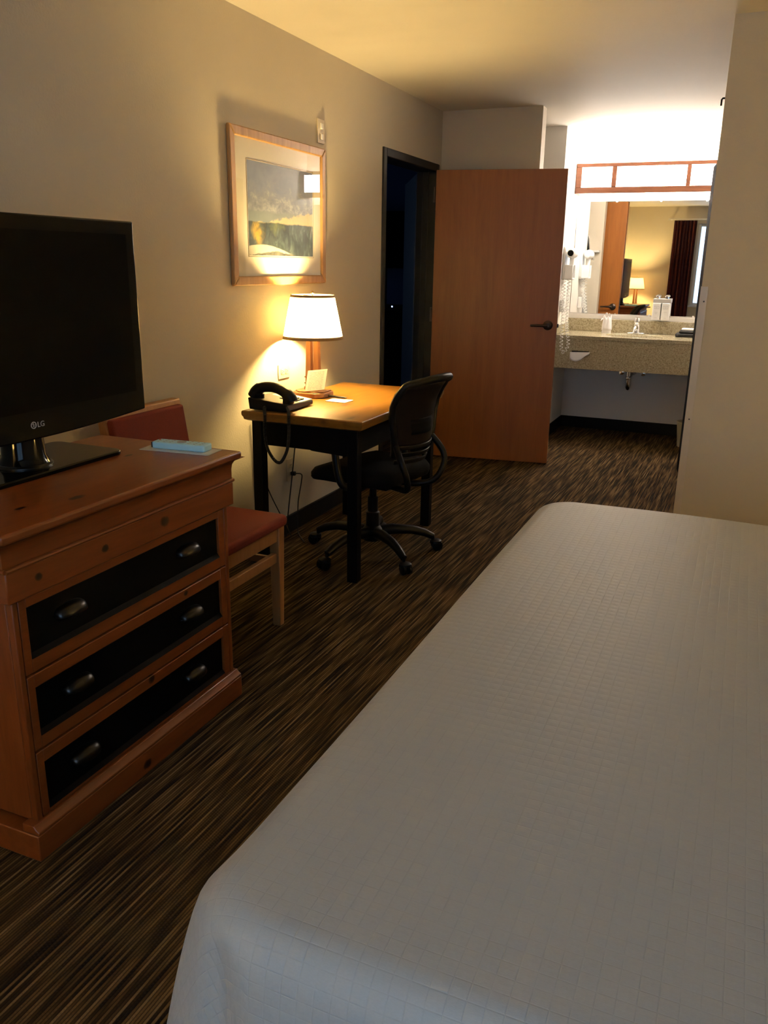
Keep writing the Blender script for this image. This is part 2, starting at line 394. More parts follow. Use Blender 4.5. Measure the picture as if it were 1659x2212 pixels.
# ================================================================== SETTING
H = 2.44; YN = -1.2; YB = 7.537; XR = 3.75; XA = 1.936
struct(B(-.13, XR+.1, YN-.1, YB+.1, -.06, 0).build('floor', 'carpet'), 'brown, tan and black striped rib carpet', 'carpet')
struct(B(-.13, XR+.1, YN-.1, YB+.1, H, H+.08).build('ceiling', 'ceiling_paint'), 'warm white painted ceiling', 'ceiling')
m = B(-.13, 0, YN-.1, 4.965, 0, H).box(-.13, 0, 5.905, 6.0, 0, H).box(-.13, 0, 4.965, 5.905, 2.045, H)
struct(m.build('wall_left', 'wall_paint'), 'beige textured wall behind the desk and television', 'wall')
struct(B(-.13, .714, 6.0, 6.11, 0, H).build('wall_closet', 'wall_paint'), 'beige wall stub behind the open wooden door', 'wall')
struct(B(-.13, .70, 6.89, YB+.1, 0, H).build('wall_alcove_left', 'alcove_paint'), 'white wall left of the sink carrying the hair dryer', 'wall')
struct(B(-.13, -.03, 6.11, 6.89, 0, H).build('wall_closet_side', 'alcove_paint'), 'white end wall of the closet recess', 'wall')
struct(B(.70, XA+.1, YB, YB+.1, 0, H).build('wall_alcove_back', 'alcove_paint'), 'white wall behind the sink mirror', 'wall')
m = B(XA, XA+.1, 4.29, 5.33, 0, H).box(XA, XA+.1, 6.22, YB, 0, H).box(XA, XA+.1, 5.33, 6.22, 2.06, H)
struct(m.build('wall_alcove_right', 'alcove_paint'), 'white wall right of the sink with a doorway', 'wall')
struct(B(XA, XR, 4.174, 4.29, 0, H).build('wall_partition', 'wall_paint'), 'beige partition wall at the right beyond the bed', 'wall')
struct(B(XR, XR+.1, YN-.1, 4.29, 0, H).build('wall_right', 'wall_paint'), 'beige wall at the bed head', 'wall')
WX0, WX1, WZ0, WZ1 = 1.2, 2.9, .75, 2.15
m = B(0, WX0, YN-.1, YN, 0, H).box(WX1, XR, YN-.1, YN, 0, H).box(WX0, WX1, YN-.1, YN, 0, WZ0).box(WX0, WX1, YN-.1, YN, WZ1, H)
struct(m.build('wall_near', 'wall_paint'), 'beige window wall seen in the mirror', 'wall')
# bathroom behind the dark door on the right
struct(B(XA+.1, 3.3, 4.29, 4.39, 0, H).box(3.2, 3.3, 4.39, YB+.1, 0, H).box(XA+.1, 3.2, YB, YB+.1, 0, H).build('wall_bathroom', 'alcove_paint'), 'unlit bathroom walls', 'wall')
# baseboards
struct(B(0, .012, YN, 4.93, 0, .10).build('baseboard_left', 'baseboard_black', bevel=.004), 'black rubber baseboard along the left wall', 'baseboard')
struct(B(.70, XA, YB-.012, YB, 0, .10).box(.70, .712, 6.89, YB-.012, 0, .10).build('baseboard_alcove', 'baseboard_black', bevel=.003), 'black rubber baseboard under the sink', 'baseboard')
struct(B(.012, .726, 5.988, 6.0, 0, .10).box(.714, .726, 6.0, 6.11, 0, .10).build('baseboard_closet', 'baseboard_black', bevel=.003), 'black rubber baseboard behind the open door', 'baseboard')
struct(B(XA, XR, 4.162, 4.174, 0, .10).build('baseboard_partition', 'baseboard_black', bevel=.003), 'black rubber baseboard on the partition wall', 'baseboard')
# adjoining dark room
AX = -3.6
struct(B(AX, -.13, 3.6, 8.3, -.06, 0).build('floor_adjoining', 'carpet'), 'carpet of the dark adjoining room', 'carpet')
struct(B(AX, -.13, 3.6, 8.3, H, H+.08).build('ceiling_adjoining', 'painted_dim_blue'), 'ceiling of the dark adjoining room', 'ceiling')
m = B(AX, -.13, 3.5, 3.6, 0, H).box(AX, -.13, 8.2, 8.3, 0, H).box(-.17, -.13, YB+.1, 8.2, 0, H)
m.box(AX-.1, AX, 3.6, 6.45, 0, H).box(AX-.1, AX, 6.75, 8.2, 0, H).box(AX-.1, AX, 6.45, 6.75, 0, .85).box(AX-.1, AX, 6.45, 6.75, 2.15, H)
struct(m.build('wall_adjoining', 'painted_dim_blue'), 'adjoining room walls with the blue dimness put into their colour', 'wall')
# door casing of the left doorway
m = B(-.14, .012, 4.935, 4.985, 0, 2.085).box(-.14, .012, 5.885, 5.935, 0, 2.085).box(-.14, .012, 4.985, 5.885, 2.035, 2.085)
m.box(-.09, -.045, 4.985, 4.998, 0, 2.035).box(-.09, -.045, 5.872, 5.885, 0, 2.035)
struct(m.build('trim_1', 'frame_dark', bevel=.004), 'dark metal frame around the left doorway', 'door frame')
m = B(XA-.012, XA+.11, 5.28, 5.33, 0, 2.11).box(XA-.012, XA+.11, 6.22, 6.27, 0, 2.11).box(XA-.012, XA+.11, 5.33, 6.22, 2.06, 2.11)
struct(m.build('trim_2', 'frame_dark', bevel=.004), 'dark frame around the bathroom doorway', 'door frame')

def lever(parent, x, z, yface, sgn, dirx, mat='bronze'):
    a = MB().lathe([(.034, 0), (.034, .006), (.028, .012), (.012, .014), (.011, .05)], n=24, M=Matrix.Translation((x, yface, z)) @ Matrix.Rotation(sgn*PI/2, 4, 'X'))
    h = a.build('handle', mat, parent, smooth=True); h['label'] = 'dark bronze lever handle'
    yo = yface - sgn*.045
    MB().tube(smooth_path([(x, yo, z), (x+dirx*.03, yo-sgn*.004, z), (x+dirx*.075, yo, z-.001), (x+dirx*.118, yo+sgn*.004, z-.003)], 6), [.011]*7+[.0095]*6+[.0085]*6, 10).build('lever', mat, h, smooth=True)
# open maple door: hinge at (.031,5.808), free edge (.924,5.941)
hx, hy, fx, fy = .034, 5.812, .924, 5.944
ang = math.atan2(fy-hy, fx-hx); LW = math.hypot(fx-hx, fy-hy)
D = thing('door_1', 'open flat maple veneer door with bronze lever handle', 'door', (hx, hy, .008), ang, local=True); D['kind'] = 'structure'
leaf = B(0, LW, 0, .044, 0, 2.03).build('door_leaf', 'maple_door', D, bevel=.0015)
lever(D, LW-.062, 1.0, 0, 1, -1); lever(D, LW-.062, 1.0, .044, -1, -1)
B(LW-.0005, LW+.0015, .010, .034, .90, 1.09).build('latch_plate', 'bronze', D)
B(LW, LW+.012, .015, .029, .985, 1.01).build('latch_bolt', 'bronze', D, bevel=.003)
for z in (.2, 1.0, 1.82): MB().tube([(-.008, -.006, z), (-.008, -.006, z+.1)], .008, 10).build('hinge', 'bronze', D, smooth=True)
# dark bathroom door, ajar
hx, hy, fx, fy = XA+.004, 5.34, 1.822, 6.212
ang = math.atan2(fy-hy, fx-hx); LW = math.hypot(fx-hx, fy-hy)
D = thing('door_2', 'dark brown bathroom door ajar at the right of the sink', 'door', (hx, hy, .01), ang, local=True); D['kind'] = 'structure'
B(0, LW, -.04, 0, 0, 2.045).build('door_leaf', plain('dark_door', (.006, .005, .006), .9, spec=.03).m, D, bevel=.002)
for z in (.2, 1.0, 1.82): MB().tube([(-.006, .006, z), (-.006, .006, z+.1)], .007, 10).build('hinge', 'bronze', D, smooth=True)
# second connecting door leaf standing open inside the adjoining room
D = thing('door_3', 'second connecting door standing open in the dark room', 'door', (-.16, 5.98, .01), math.radians(117), local=True); D['kind'] = 'structure'
B(0, .86, -.022, .022, 0, 2.02).build('door_leaf', plain('painted_dim_door', (.04, .05, .09), .5).m, D, bevel=.002)  # faint blue light on the leaf is put into its base colour
for z in (.2, 1.0, 1.8): MB().tube([(-.004, -.026, z), (-.004, -.026, z+.1)], .007, 10).build('hinge', 'bronze', D, smooth=True)
# window in the near wall
Wn = thing('window_1', 'wide bedroom window with pale dusk light', 'window', ((WX0+WX1)/2, YN-.05, WZ0)); Wn['kind'] = 'structure'
m = B(WX0, WX0+.05, YN-.09, YN-.02, WZ0, WZ1).box(WX1-.05, WX1, YN-.09, YN-.02, WZ0, WZ1).box(WX0+.05, WX1-.05, YN-.09, YN-.02, WZ0, WZ0+.05).box(WX0+.05, WX1-.05, YN-.09, YN-.02, WZ1-.05, WZ1).box(2.03, 2.07, YN-.08, YN-.03, WZ0+.05, WZ1-.05)
m.build('window_frame', 'window_white', Wn, bevel=.004)
for a, b in ((WX0+.05, 2.03), (2.07, WX1-.05)): MB().add([(a, YN-.058, WZ0+.05), (b, YN-.058, WZ0+.05), (b, YN-.058, WZ1-.05), (a, YN-.058, WZ1-.05)], [(3, 2, 1, 0)]).build('pane', 'window_glass', Wn)
B(WX0-.03, WX1+.03, YN, YN+.04, WZ0-.03, WZ0).build('window_sill', 'window_white', Wn, bevel=.006)
def curtain(name, label, cat, x0, x1, y, z0, z1, folds, amp, mat):
    m = MB(); nu = folds*10
    def fn(u, v):
        a = 2*PI*folds*u; k = .55+.45*(1-v)
        return (x0+(x1-x0)*u+.01*math.sin(a*2)*k, y+amp*k*math.sin(a)+.004*math.sin(a*3.1+v*4), z0+(z1-z0)*v)
    m.grid(fn, nu, 14); m.uv = [(i/nu*(x1-x0)*2.2, j/14*(z1-z0)) for i in range(nu+1) for j in range(15)]
    return tag(m.build(name, mat, smooth=True, solid=.003, loc=(x0, y, z0)), label, cat, 'plaid window curtains')
curtain('curtain', 'dark red plaid curtain gathered beside the window', 'curtain', .79, 1.17, YN+.085, .06, 2.20, 7, .03, 'plaid_fabric')
curtain('curtain', 'dark red plaid curtain gathered at the far end of the window', 'curtain', 2.95, 3.30, YN+.085, .06, 2.20, 7, .03, 'plaid_fabric')
t = thing('curtain_rod', 'white curtain rod above the bedroom window', 'curtain rod', (2.0, YN+.085, 2.215))
MB().tube([(.70, YN+.085, 2.22), (3.40, YN+.085, 2.22)], .012, 12).build('rod', 'window_white', t, smooth=True)
for x in (.74, 3.36): B(x-.01, x+.01, YN, YN+.085, 2.205, 2.235).build('bracket', 'window_white', t, bevel=.002)
for x in (.70, 3.40): MB().lathe([(.004, -.02), (.018, -.012), (.022, 0), (.018, .012), (.004, .02)], (x, YN+.085, 2.22), 12).build('finial', 'window_white', t, smooth=True)

# ================================================================== DRESSER
D = thing('dresser', 'knotty pine dresser with three black-panelled drawers under the television', 'dresser', (.46, 1.675, 0))
y0, y1, xb, xf = 1.245, 2.108, .20, .70
m = B(xb, xf-.02, y0, y0+.022, .09, .68).box(xb, xf-.02, y1-.022, y1, .09, .68).box(xb, xb+.012, y0+.022, y1-.022, .09, .68)
m.build('carcass', 'pine_z', D, bevel=.003)
for a, b in ((y0, y0+.016), (y1-.018, y1)): B(xf-.02, xf, a, b, .09, .68).build('stile', 'pine_z', D, bevel=.003)
m = B(xb-.01, xf+.022, y0-.026, y1+.014, 0, .072)
pl = m.build('plinth', 'pine', D, bevel=.003)
m = MB().prism([(xf+.022, .072), (xf+.022, .080), (xf+.012, .086), (xf+.006, .095), (xf-.03, .095), (xf-.03, .072)], y0-.022, y1+.012, 'y')
m.build('plinth_moulding', 'pine', pl, bevel=.002)
m = B(xb-.006, xf+.018, y0-.022, y1+.014, .676, .752); fz = m.build('frieze', 'pine_frieze', D, bevel=.004)
m = MB().tube([(xf+.018, y0-.022, .756), (xf+.018, y1+.014, .756)], .006, 8).tube([(xb, y0-.022, .756), (xf+.018, y0-.022, .756)], .006, 8).tube([(xb, y1+.014, .756), (xf+.018, y1+.014, .756)], .006, 8)
m.build('bead', 'pine', fz, smooth=True)
# cove under the top
prof = [(0, .752), (.012, .756), (.012, .79), (.014, .805), (.020, .816), (.030, .823), (.044, .826)]
for (nm, bx0, bx1, by0, by1) in (('cove', xb, xf, y0-.01, y1+.004),):
    m = MB(); n = len(prof)
    for o, z in prof: m.v += [(bx0, by0-o, z), (bx1+o, by0-o, z), (bx1+o, by1+o, z), (bx0, by1+o, z)]
    for i in range(n-1):
        for k in range(4): m.f.append((i*4+k, i*4+(k+1) % 4, (i+1)*4+(k+1) % 4, (i+1)*4+k))
    m.f += [(3, 2, 1, 0), tuple((n-1)*4+k for k in range(4))]
    m.build(nm, 'pine', D, smooth=True, angle=60)
B(xb-.01, .748, 1.198, 2.152-.02, .826, .85).build('top', 'pine_top', D, bevel=.007, segs=3)
DZ = [(.480, .668, .516, .645), (.278, .474, .312, .440), (.096, .272, .108, .238)]
for z0, z1, p0, p1 in DZ:
    a, b, pa, pb = y0+.018, y1-.020, 1.285, 2.057
    m = B(xf-.018, xf, a, pa, z0, z1).box(xf-.018, xf, pb, b, z0, z1).box(xf-.018, xf, pa, pb, z0, p0).box(xf-.018, xf, pa, pb, p1, z1)
    dr = m.build('drawer', 'pine', D, bevel=.002)
    B(xf-.018, xf-.009, pa, pb, p0, p1).build('drawer_panel', 'drawer_black', dr); dr.children[-1]['label'] = 'matt black recessed drawer panel'
    m = MB().prism([(xf-.010, p0), (xf+.001, p0-.001), (xf-.008, p0+.011)], pa, pb, 'y').build('panel_lip', 'drawer_black', dr)
    for hy in (1.42, 1.90):
        zc = (p0+p1)/2+.012
        def cup(u, v):
            th = -.15+u*(PI*.5+.25); ph = -PI/2+PI*v
            ry = .048*(math.sin(ph)); k = max(math.cos(ph), 0)**.55
            return (xf-.008+.030*k*math.cos(th)*1.0, hy+ry, zc-.010+.026*math.sin(th)*k)
        hh = MB().grid(cup, 8, 16).build('cup_pull', 'pewter', dr, smooth=True, solid=.0018, angle=80); hh['label'] = 'dark pewter cup pull'
# ---- television
T = thing('television', 'black flat screen television standing on the pine dresser', 'television', (.33, 1.662, .85))
ty0, ty1, tz0, tz1, tx = 1.232, 2.092, .962, 1.523, .42
pts = []
N = 16
for k in range(N+1):
    yy = ty0+(ty1-ty0)*k/N; pts.append((yy, tz0-.016*math.sin(PI*k/N)))
pts += [(ty1, tz1), (ty0, tz1)]
MB().prism(pts, tx-.045, tx, 'x').build('bezel', 'black_gloss', T, bevel=.005, segs=3)
B(tx, tx+.0015, ty0+.038, ty1-.038, tz0+.062, tz1-.038).build('screen', 'screen_black', T)
MB().taper(ty0+.06, ty1-.06, tz0+.04, tz1-.05, 0, ty0+.12, ty1-.12, tz0+.10, tz1-.10, .05, Matrix(((0,0,-1,tx-.045),(1,0,0,0),(0,1,0,0),(0,0,0,1)))).build('rear_shell', 'black_plastic', T, bevel=.01)
m = MB().lathe([(.075, 0), (.068, .01), (.058, .03), (.055, .11)], (.34, 1.662, .862), 32); m.build('neck', 'black_gloss', T, smooth=True)
MB().lathe([(.0755, .0), (.0755, .004), (.071, .008)], (.34, 1.662, .864), 32).build('neck_ring', 'pewter', T, smooth=True)
MB().prism(rrect(.185, .455, 1.385, 1.94, .03), .85, .864).build('stand_base', 'black_gloss', T, bevel=.004)
ML = Matrix(((0, 0, 1, tx+.0002), (1, 0, 0, 1.645), (0, 1, 0, .979), (0, 0, 0, 1)))
text_mesh('LG', .021, .0006, ML).build('brand_letters', 'logo_grey', T)
ring = MB().lathe([(.0075, -.0006), (.0095, -.0006), (.0095, .0006), (.0075, .0006), (.0075, -.0006)], n=24, cap=False, M=Matrix.Translation((tx+.0008, 1.632, .9865)) @ Matrix.Rotation(PI/2, 4, 'Y'))
em = ring.build('brand_emblem', 'logo_grey', T)
m = B(tx+.0004, tx+.0012, 1.6305, 1.632, .983, .9925).box(tx+.0004, tx+.0012, 1.6305, 1.6345, .9818, .983).box(tx+.0004, tx+.0012, 1.634, 1.6395, .986, .9872).box(tx+.0004, tx+.0012, 1.6272, 1.629, .9885, .990)
m.build('emblem_strokes', 'logo_grey', em)
# ---- remote + sleeve
tag(MB().prism(rrect(-.12, .12, -.045, .045, .004), 0, .0012, M=Matrix.Translation((.573, 2.057, .8505)) @ Matrix.Rotation(math.radians(6), 4, 'Z')).build('paper_sleeve', 'sleeve_clear', loc=(.573, 2.057, .85)), 'pale paper sleeve under the blue remote control', 'paper')
R = thing('remote_control', 'pale blue remote control on the dresser top', 'remote', (.572, 2.066, .8519), math.radians(6), local=True)
MB().prism(rrect(-.092, .092, -.026, .026, .008), 0, .021).build('body', 'remote_blue', R, bevel=.004, segs=3)
B(-.0945, -.092, -.023, .023, .002, .019).build('end_cap', 'remote_black', R)
m = MB()
for i in range(8):
    for j in range(3):
        if 3 <= i <= 4: continue
        cx_ = -.075+i*.021; cy_ = -.014+j*.014; m.box(cx_-.003, cx_+.003, cy_-.002, cy_+.002, .0205, .0214)
m.build('buttons', 'button_grey', R)['kind'] = 'stuff'
MB().lathe([(.0145, .0205), (.0145, .0225), (.006, .0225)], (0, 0, 0), 20, Matrix.Translation((.0, 0, 0))).build('navigation_pad', 'button_grey', R, smooth=True)
MB().lathe([(.004, .0205), (.004, .0227)], (-.083, .010, 0), 12).build('power_button', plain('power_red', (.35, .05, .04), .5, noise=0).m, R)

# ================================================================== RED DINING CHAIR
C = thing('dining_chair', 'wooden chair with red upholstered seat and back between dresser and desk', 'chair', (.34, 2.468, 0))
cy0, cy1 = 2.25, 2.687
def leg_taper(x0, x1, ya, yb, d=.006): return MB().taper(x0+d, x1-d, ya+d, yb-d, 0, x0, x1, ya, yb, .425)
for ya, yb in ((cy0, cy0+.042), (cy1-.042, cy1)):
    leg_taper(.525, .572, ya, yb).build('leg', 'chair_wood', C, bevel=.003)
    side = [(.10, 0), (.14, 0), (.165, .42), (.15, .62), (.105, .885), (.070, .885), (.115, .60), (.125, .42)]
    MB().prism(side, ya, yb-.012 if ya < 2.4 else yb, 'y').build('back_post', 'chair_wood', C, bevel=.003)
    B(.16, .53, ya+.008, yb-.01, .375, .425).build('side_rail', 'chair_wood', C, bevel=.003)
    B(.15, .53, ya+.010, yb-.014, .26, .29).build('stretcher', 'chair_wood', C, bevel=.003)
B(.535, .562, cy0+.042, cy1-.042, .362, .425).build('front_rail', 'chair_wood', C, bevel=.003)
B(.538, .560, cy0+.042, cy1-.042, .275, .315).build('stretcher', 'chair_wood', C, bevel=.003)
MB().prism(rrect(.13, .592, cy0-.008, cy1+.008, .03), .425, .468).build('seat', 'red_fabric', C, bevel=.016, segs=4)
MB().prism([(.128, .56), (.178, .56), (.132, .868), (.088, .868)], cy0+.008, cy1-.012, 'y').build('backrest', 'red_fabric', C, bevel=.01, segs=3)
MB().prism([(.074, .858), (.112, .858), (.106, .888), (.066, .888)], cy0, cy1, 'y').build('top_rail', 'chair_wood', C, bevel=.005)

# ================================================================== DESK
K = thing('writing_desk', 'pine-topped writing desk with black legs against the wall', 'desk', (.385, 3.70, 0))
dx0, dx1, dy0, dy1 = .080, .688, 3.166, 4.232
m = MB()
rings = [(.020, .716), (.008, .722), (.006, .732), (.001, .740), (0, .746), (0, .758), (.004, .762)]
for o, z in rings: m.v += [(dx0+o, dy0+o, z), (dx1-o, dy0+o, z), (dx1-o, dy1-o, z), (dx0+o, dy1-o, z)]
n = len(rings)
for i in range(n-1):
    for k in range(4): m.f.append((i*4+k, i*4+(k+1) % 4, (i+1)*4+(k+1) % 4, (i+1)*4+k))
m.f += [(3, 2, 1, 0), tuple((n-1)*4+k for k in range(4))]
m.build('desk_top', 'desk_pine', K, bevel=.002, angle=30)
lx = ((.115, .165), (.600, .650)); ly = ((3.198, 3.248), (4.150, 4.200))
for a, b in lx:
    for c_, d_ in ly: B(a, b, c_, d_, 0, .716).build('leg', 'black_paint', K, bevel=.003)
B(.165, .600, 3.204, 3.226, .605, .716).build('apron', 'black_paint', K); B(.165, .600, 4.172, 4.194, .605, .716).build('apron', 'black_paint', K)
B(.122, .144, 3.248, 4.150, .605, .716).build('apron', 'black_paint', K); B(.622, .644, 3.248, 4.150, .605, .716).build('apron', 'black_paint', K)
# ---- table lamps
def table_lamp(name, label, x, y, z, power, group='matching table lamps'):
    L = thing(name, label, 'lamp', (x, y, z), 0, group)
    def oc(h, c): return [(h, -h+c), (h, h-c), (h-c, h), (-h+c, h), (-h, h-c), (-h, -h+c), (-h+c, -h), (h-c, -h)]
    ob = [(x+a, y+b) for a, b in oc(.088, .036)]
    MB().prism(ob, z, z+.026).build('base', 'lamp_wood', L, bevel=.005)
    MB().prism([(x+a, y+b) for a, b in oc(.078, .032)], z+.026, z+.033).build('base_step', 'lamp_wood', L, bevel=.003)
    for s in (-1, 1):
        cx = x+s*.0215
        MB().taper(cx-.017, cx+.017, y-.017, y+.017, z+.033, cx-.012, cx+.012, y-.012, y+.012, z+.285).build('post', 'lamp_wood', L, bevel=.002)
        for zz, h, r in ((.033, .016, .021), (.062, .007, .020), (.092, .008, .0195)): B(cx-r, cx+r, y-r, y+r, z+zz, z+zz+h).build('collar', 'lamp_wood', L, bevel=.002)
    B(x-.045, x+.045, y-.02, y+.02, z+.285, z+.297).build('cap', 'lamp_wood', L, bevel=.003)
    MB().lathe([(.012, .297), (.018, .300), (.018, .345), (.013, .350)], (x, y, z), 16).build('socket', 'brass', L, smooth=True)
    bl = MB().lathe([(.010, .350), (.014, .362), (.028, .392), (.030, .408), (.024, .428), (.004, .438)], (x, y, z), 16).build('bulb', emit('bulb_glow_%d' % int(power*100+x*1000), LAMP_COL, power/(PI*.0085)), L, smooth=True)
    rb, rtop, zb, zt = .149, .107, .288, .496
    sh = MB().lathe([(rb, zb), (rtop, zt)], (x, y, z), 56, cap=False).build('shade', 'shade_fabric', L, smooth=True, angle=80)
    MB().lathe([(rb-.003, zb-.002), (rb+.002, zb-.002), (rb-.0005, zb+.013), (rb-.0045, zb+.013), (rb-.003, zb-.002)], (x, y, z), 56, cap=False).build('shade_trim', 'shade_trim', sh, smooth=True)
    MB().lathe([(rtop-.001, zt-.010), (rtop+.003, zt-.010), (rtop+.001, zt+.002), (rtop-.003, zt+.002), (rtop-.001, zt-.010)], (x, y, z), 56, cap=False).build('shade_trim', 'shade_trim', sh, smooth=True)
    m = MB()
    for k in range(3):
        a = 2*PI*k/3+.4; m.tube([(x, y, z+zt-.004), (x+math.cos(a)*(rtop-.002), y+math.sin(a)*(rtop-.002), z+zt-.004)], .0016, 6)
    m.build('spider', 'brass', sh)
    hp = []
    for k in range(25):
        a = PI*k/24; hp.append((x+.045*math.cos(a)*(1 if 3 < k < 21 else .8), y, z+.335+.155*math.sin(a)))
    MB().tube(hp, .002, 6).build('harp', 'brass', L, smooth=True)
    MB().lathe([(.003, .488), (.004, .498), (.010, .506), (.006, .513), (.002, .518)], (x, y, z), 12).build('finial', 'brass', L, smooth=True)
    return L
table_lamp('table_lamp', 'lit table lamp with cream shade and wooden twin-post base on the desk', .17, 3.70, .762, P_DESK)
# ---- telephone
x0 = .105
F = thing('telephone', 'black desk telephone with handset resting on the desk corner', 'telephone', (.20, 3.32, .762))
m = MB().add([(.105, 3.195, .766), (.300, 3.195, .766), (.300, 3.452, .766), (.105, 3.452, .766), (.098, 3.195, .820), (.302, 3.195, .800), (.300, 3.452, .787), (.098, 3.452, .812)],
             [(3, 2, 1, 0), (4, 5, 6, 7), (0, 1, 5, 4), (1, 2, 6, 5), (2, 3, 7, 6), (3, 0, 4, 7)])
m.build('base', 'black_plastic', F, bevel=.006, segs=3)
m = MB().add([(.125, 3.300, .8055), (.296, 3.300, .7900), (.296, 3.448, .7890), (.125, 3.448, .8095), (.125, 3.300, .8095), (.296, 3.300, .7935), (.296, 3.448, .7925), (.125, 3.448, .8135)],
             [(3, 2, 1, 0), (4, 5, 6, 7), (0, 1, 5, 4), (1, 2, 6, 5), (2, 3, 7, 6), (3, 0, 4, 7)])
fp = m.build('faceplate', 'phone_buff', F, bevel=.002)
m = MB()
for i in range(4):
    for j in range(3):
        bx = .200+i*.024; by = 3.33+j*.03; zz = .8125-(bx-.125)*.094; m.box(bx-.007, bx+.007, by-.009, by+.009, zz-.006, zz+.002)
m.build('keys', 'black_plastic', fp)['kind'] = 'stuff'
for xx in (.125, .275): B(xx-.022, xx+.022, 3.205, 3.285, .785, .815 if xx < .2 else .800).build('cradle', 'black_plastic', F, bevel=.005)
hpts = smooth_path([(.100, 3.245, .818), (.118, 3.245, .845), (.150, 3.245, .862), (.205, 3.245, .866), (.255, 3.245, .852), (.290, 3.245, .828), (.303, 3.245, .806)], 4)
hs = MB(); rr = []
for i, p in enumerate(hpts): rr.append(.0235 if 6 < i < 18 else .028)
hs.tube(hpts, rr, 12); ho = hs.build('handset', 'black_plastic', F, smooth=True)
for p, s in (((.128, 3.245, .822), 1), ((.283, 3.245, .811), 1)):
    MB().lathe([(.022, -.014), (.026, -.008), (.026, .010), (.018, .018)], p, 18).build('ear_cup', 'black_plastic', ho, smooth=True)
def helix(path, R, r, pitch, per=7):
    P = smooth_path(path, 10); out = []; L = 0
    seg = [(P[i+1]-P[i]).length for i in range(len(P)-1)]; tot = sum(seg); n = int(tot/pitch*per); acc = 0; i = 0
    for k in range(n+1):
        s = tot*k/n
        while i < len(seg)-1 and acc+seg[i] < s: acc += seg[i]; i += 1
        f = (s-acc)/seg[i]; p = P[i].lerp(P[i+1], min(max(f, 0), 1)); t_ = (P[i+1]-P[i]).normalized()
        u = t_.cross(Vector((0, 1, 0.03))).normalized(); w = t_.cross(u); a = 2*PI*k/per
        out.append(p+u*(R*math.cos(a))+w*(R*math.sin(a)))
    return MB().tube(out, r, 5)
hel = helix([(.285, 3.214, .79), (.32, 3.180, .775), (.337, 3.150, .75), (.338, 3.148, .68), (.328, 3.148, .61), (.300, 3.150, .555), (.278, 3.150, .543), (.250, 3.150, .562), (.222, 3.150, .61), (.212, 3.150, .68), (.215, 3.150, .745), (.200, 3.172, .778), (.19, 3.192, .782)], .0055, .0026, .0058)
hel.build('handset_cord', 'cord_black', F, smooth=True)
# ---- printed card, notepad, pen
cd = MB(); cd.grid(lambda u, v: (.166+.094*u+.0*v, 3.616+.03*u+.036*v, .796+.098*v+.012*u), 1, 1); cd.uv = [(0, 0), (0, 1), (1, 0), (1, 1)]
tag(cd.build('printed_card', 'printed_card', solid=.0008, loc=(.21, 3.66, .796)), 'small printed card leaning on the desk lamp base', 'card')
cd = MB(); cd.grid(lambda u, v: (.205+.045*u, 3.648+.014*u, .796+.05*v), 1, 1); cd.uv = [(0, 0), (0, 1), (1, 0), (1, 1)]
for i, (nm, a) in enumerate((('lower', 4), ('upper', -3))):
    tag(MB().prism(rrect(-.055, .055, -.045, .045, .002), 0, .0012, M=Matrix.Translation((.352+.006*i, 3.625-.01*i, .7624+.0014*i)) @ Matrix.Rotation(math.radians(a), 4, 'Z')).build('note_paper', 'paper_white', loc=(.35, 3.62, .762)), '%s sheet of the two white note papers on the desk' % nm, 'paper', 'note papers on the desk')
Pn = thing('pen', 'dark brown pen lying across the note paper', 'pen', (.30, 3.688, .7705), math.radians(-12), local=True)
MB().tube([(-.075, 0, 0), (-.07, 0, 0), (.045, 0, 0), (.066, 0, 0), (.074, 0, 0)], [.003, .0045, .0048, .003, .0008], 10).build('barrel', 'remote_black', Pn, smooth=True)
B(-.068, -.03, -.001, .001, .0045, .0062).build('clip', 'brass', Pn)

# ================================================================== OFFICE CHAIR (local: sits facing -x)
O = thing('office_chair', 'black mesh-back office swivel chair pushed up to the desk', 'chair', (.545, 3.615, 0), math.radians(-11), local=True)
def seatfn(u, v):
    pass
st = rrect(-.255, .225, -.245, .245, .11, 6)
m = MB(); rings = [(.045, .408), (.008, .415), (0, .435), (.0, .455), (.018, .478), (.06, .490)]
for o, z in rings:
    for px, py in st:
        l = math.hypot(px, py); fwd = max(0, -px-.12)
        m.v.append((px*(1-o/l), py*(1-o/l), z-fwd*.22*(1 if z > .42 else .6)))
n = len(st)
for i in range(len(rings)-1):
    for k in range(n): m.f.append((i*n+k, i*n+(k+1) % n, (i+1)*n+(k+1) % n, (i+1)*n+k))
m.f += [tuple(range(n))[::-1], tuple(range((len(rings)-1)*n, len(rings)*n))]
m.build('seat', 'black_fabric', O, smooth=True, angle=50)
def bx_(z):   # back profile in x for height z
    pts = [(.50, .250), (.58, .278), (.66, .285), (.74, .282), (.80, .290), (.85, .315), (.895, .350), (.925, .380)]
    for (a, xa), (b, xb2) in zip(pts, pts[1:]):
        if a <= z <= b: return xa+(xb2-xa)*(z-a)/(b-a)
    return pts[0][1] if z < .5 else pts[-1][1]
def hw(z): return .140+.052*min(1, max(0, (z-.50)/.28)) - (.02*max(0, (z-.85)/.08) if z > .85 else 0)
def backpt(s, z): return (bx_(z)-.055*s*s, s*hw(z), z)
MB().grid(lambda u, v: backpt(-1+2*u, .60+.295*v), 14, 14).build('back_mesh', NT('mesh_fabric').set((.009, .006, .0055), .8, spec=.06).m, O, smooth=True, solid=.004, angle=80)
loop = [backpt(1, .56+.315*k/12) for k in range(13)]+[(bx_(.875+.04*math.sin(PI*k/12))-.055*math.cos(PI*k/12)**2, hw(.875)*math.cos(PI*k/12), .875+.045*math.sin(PI*k/12)**.7) for k in range(1, 12)]+[backpt(-1, .875-.315*k/12) for k in range(13)]
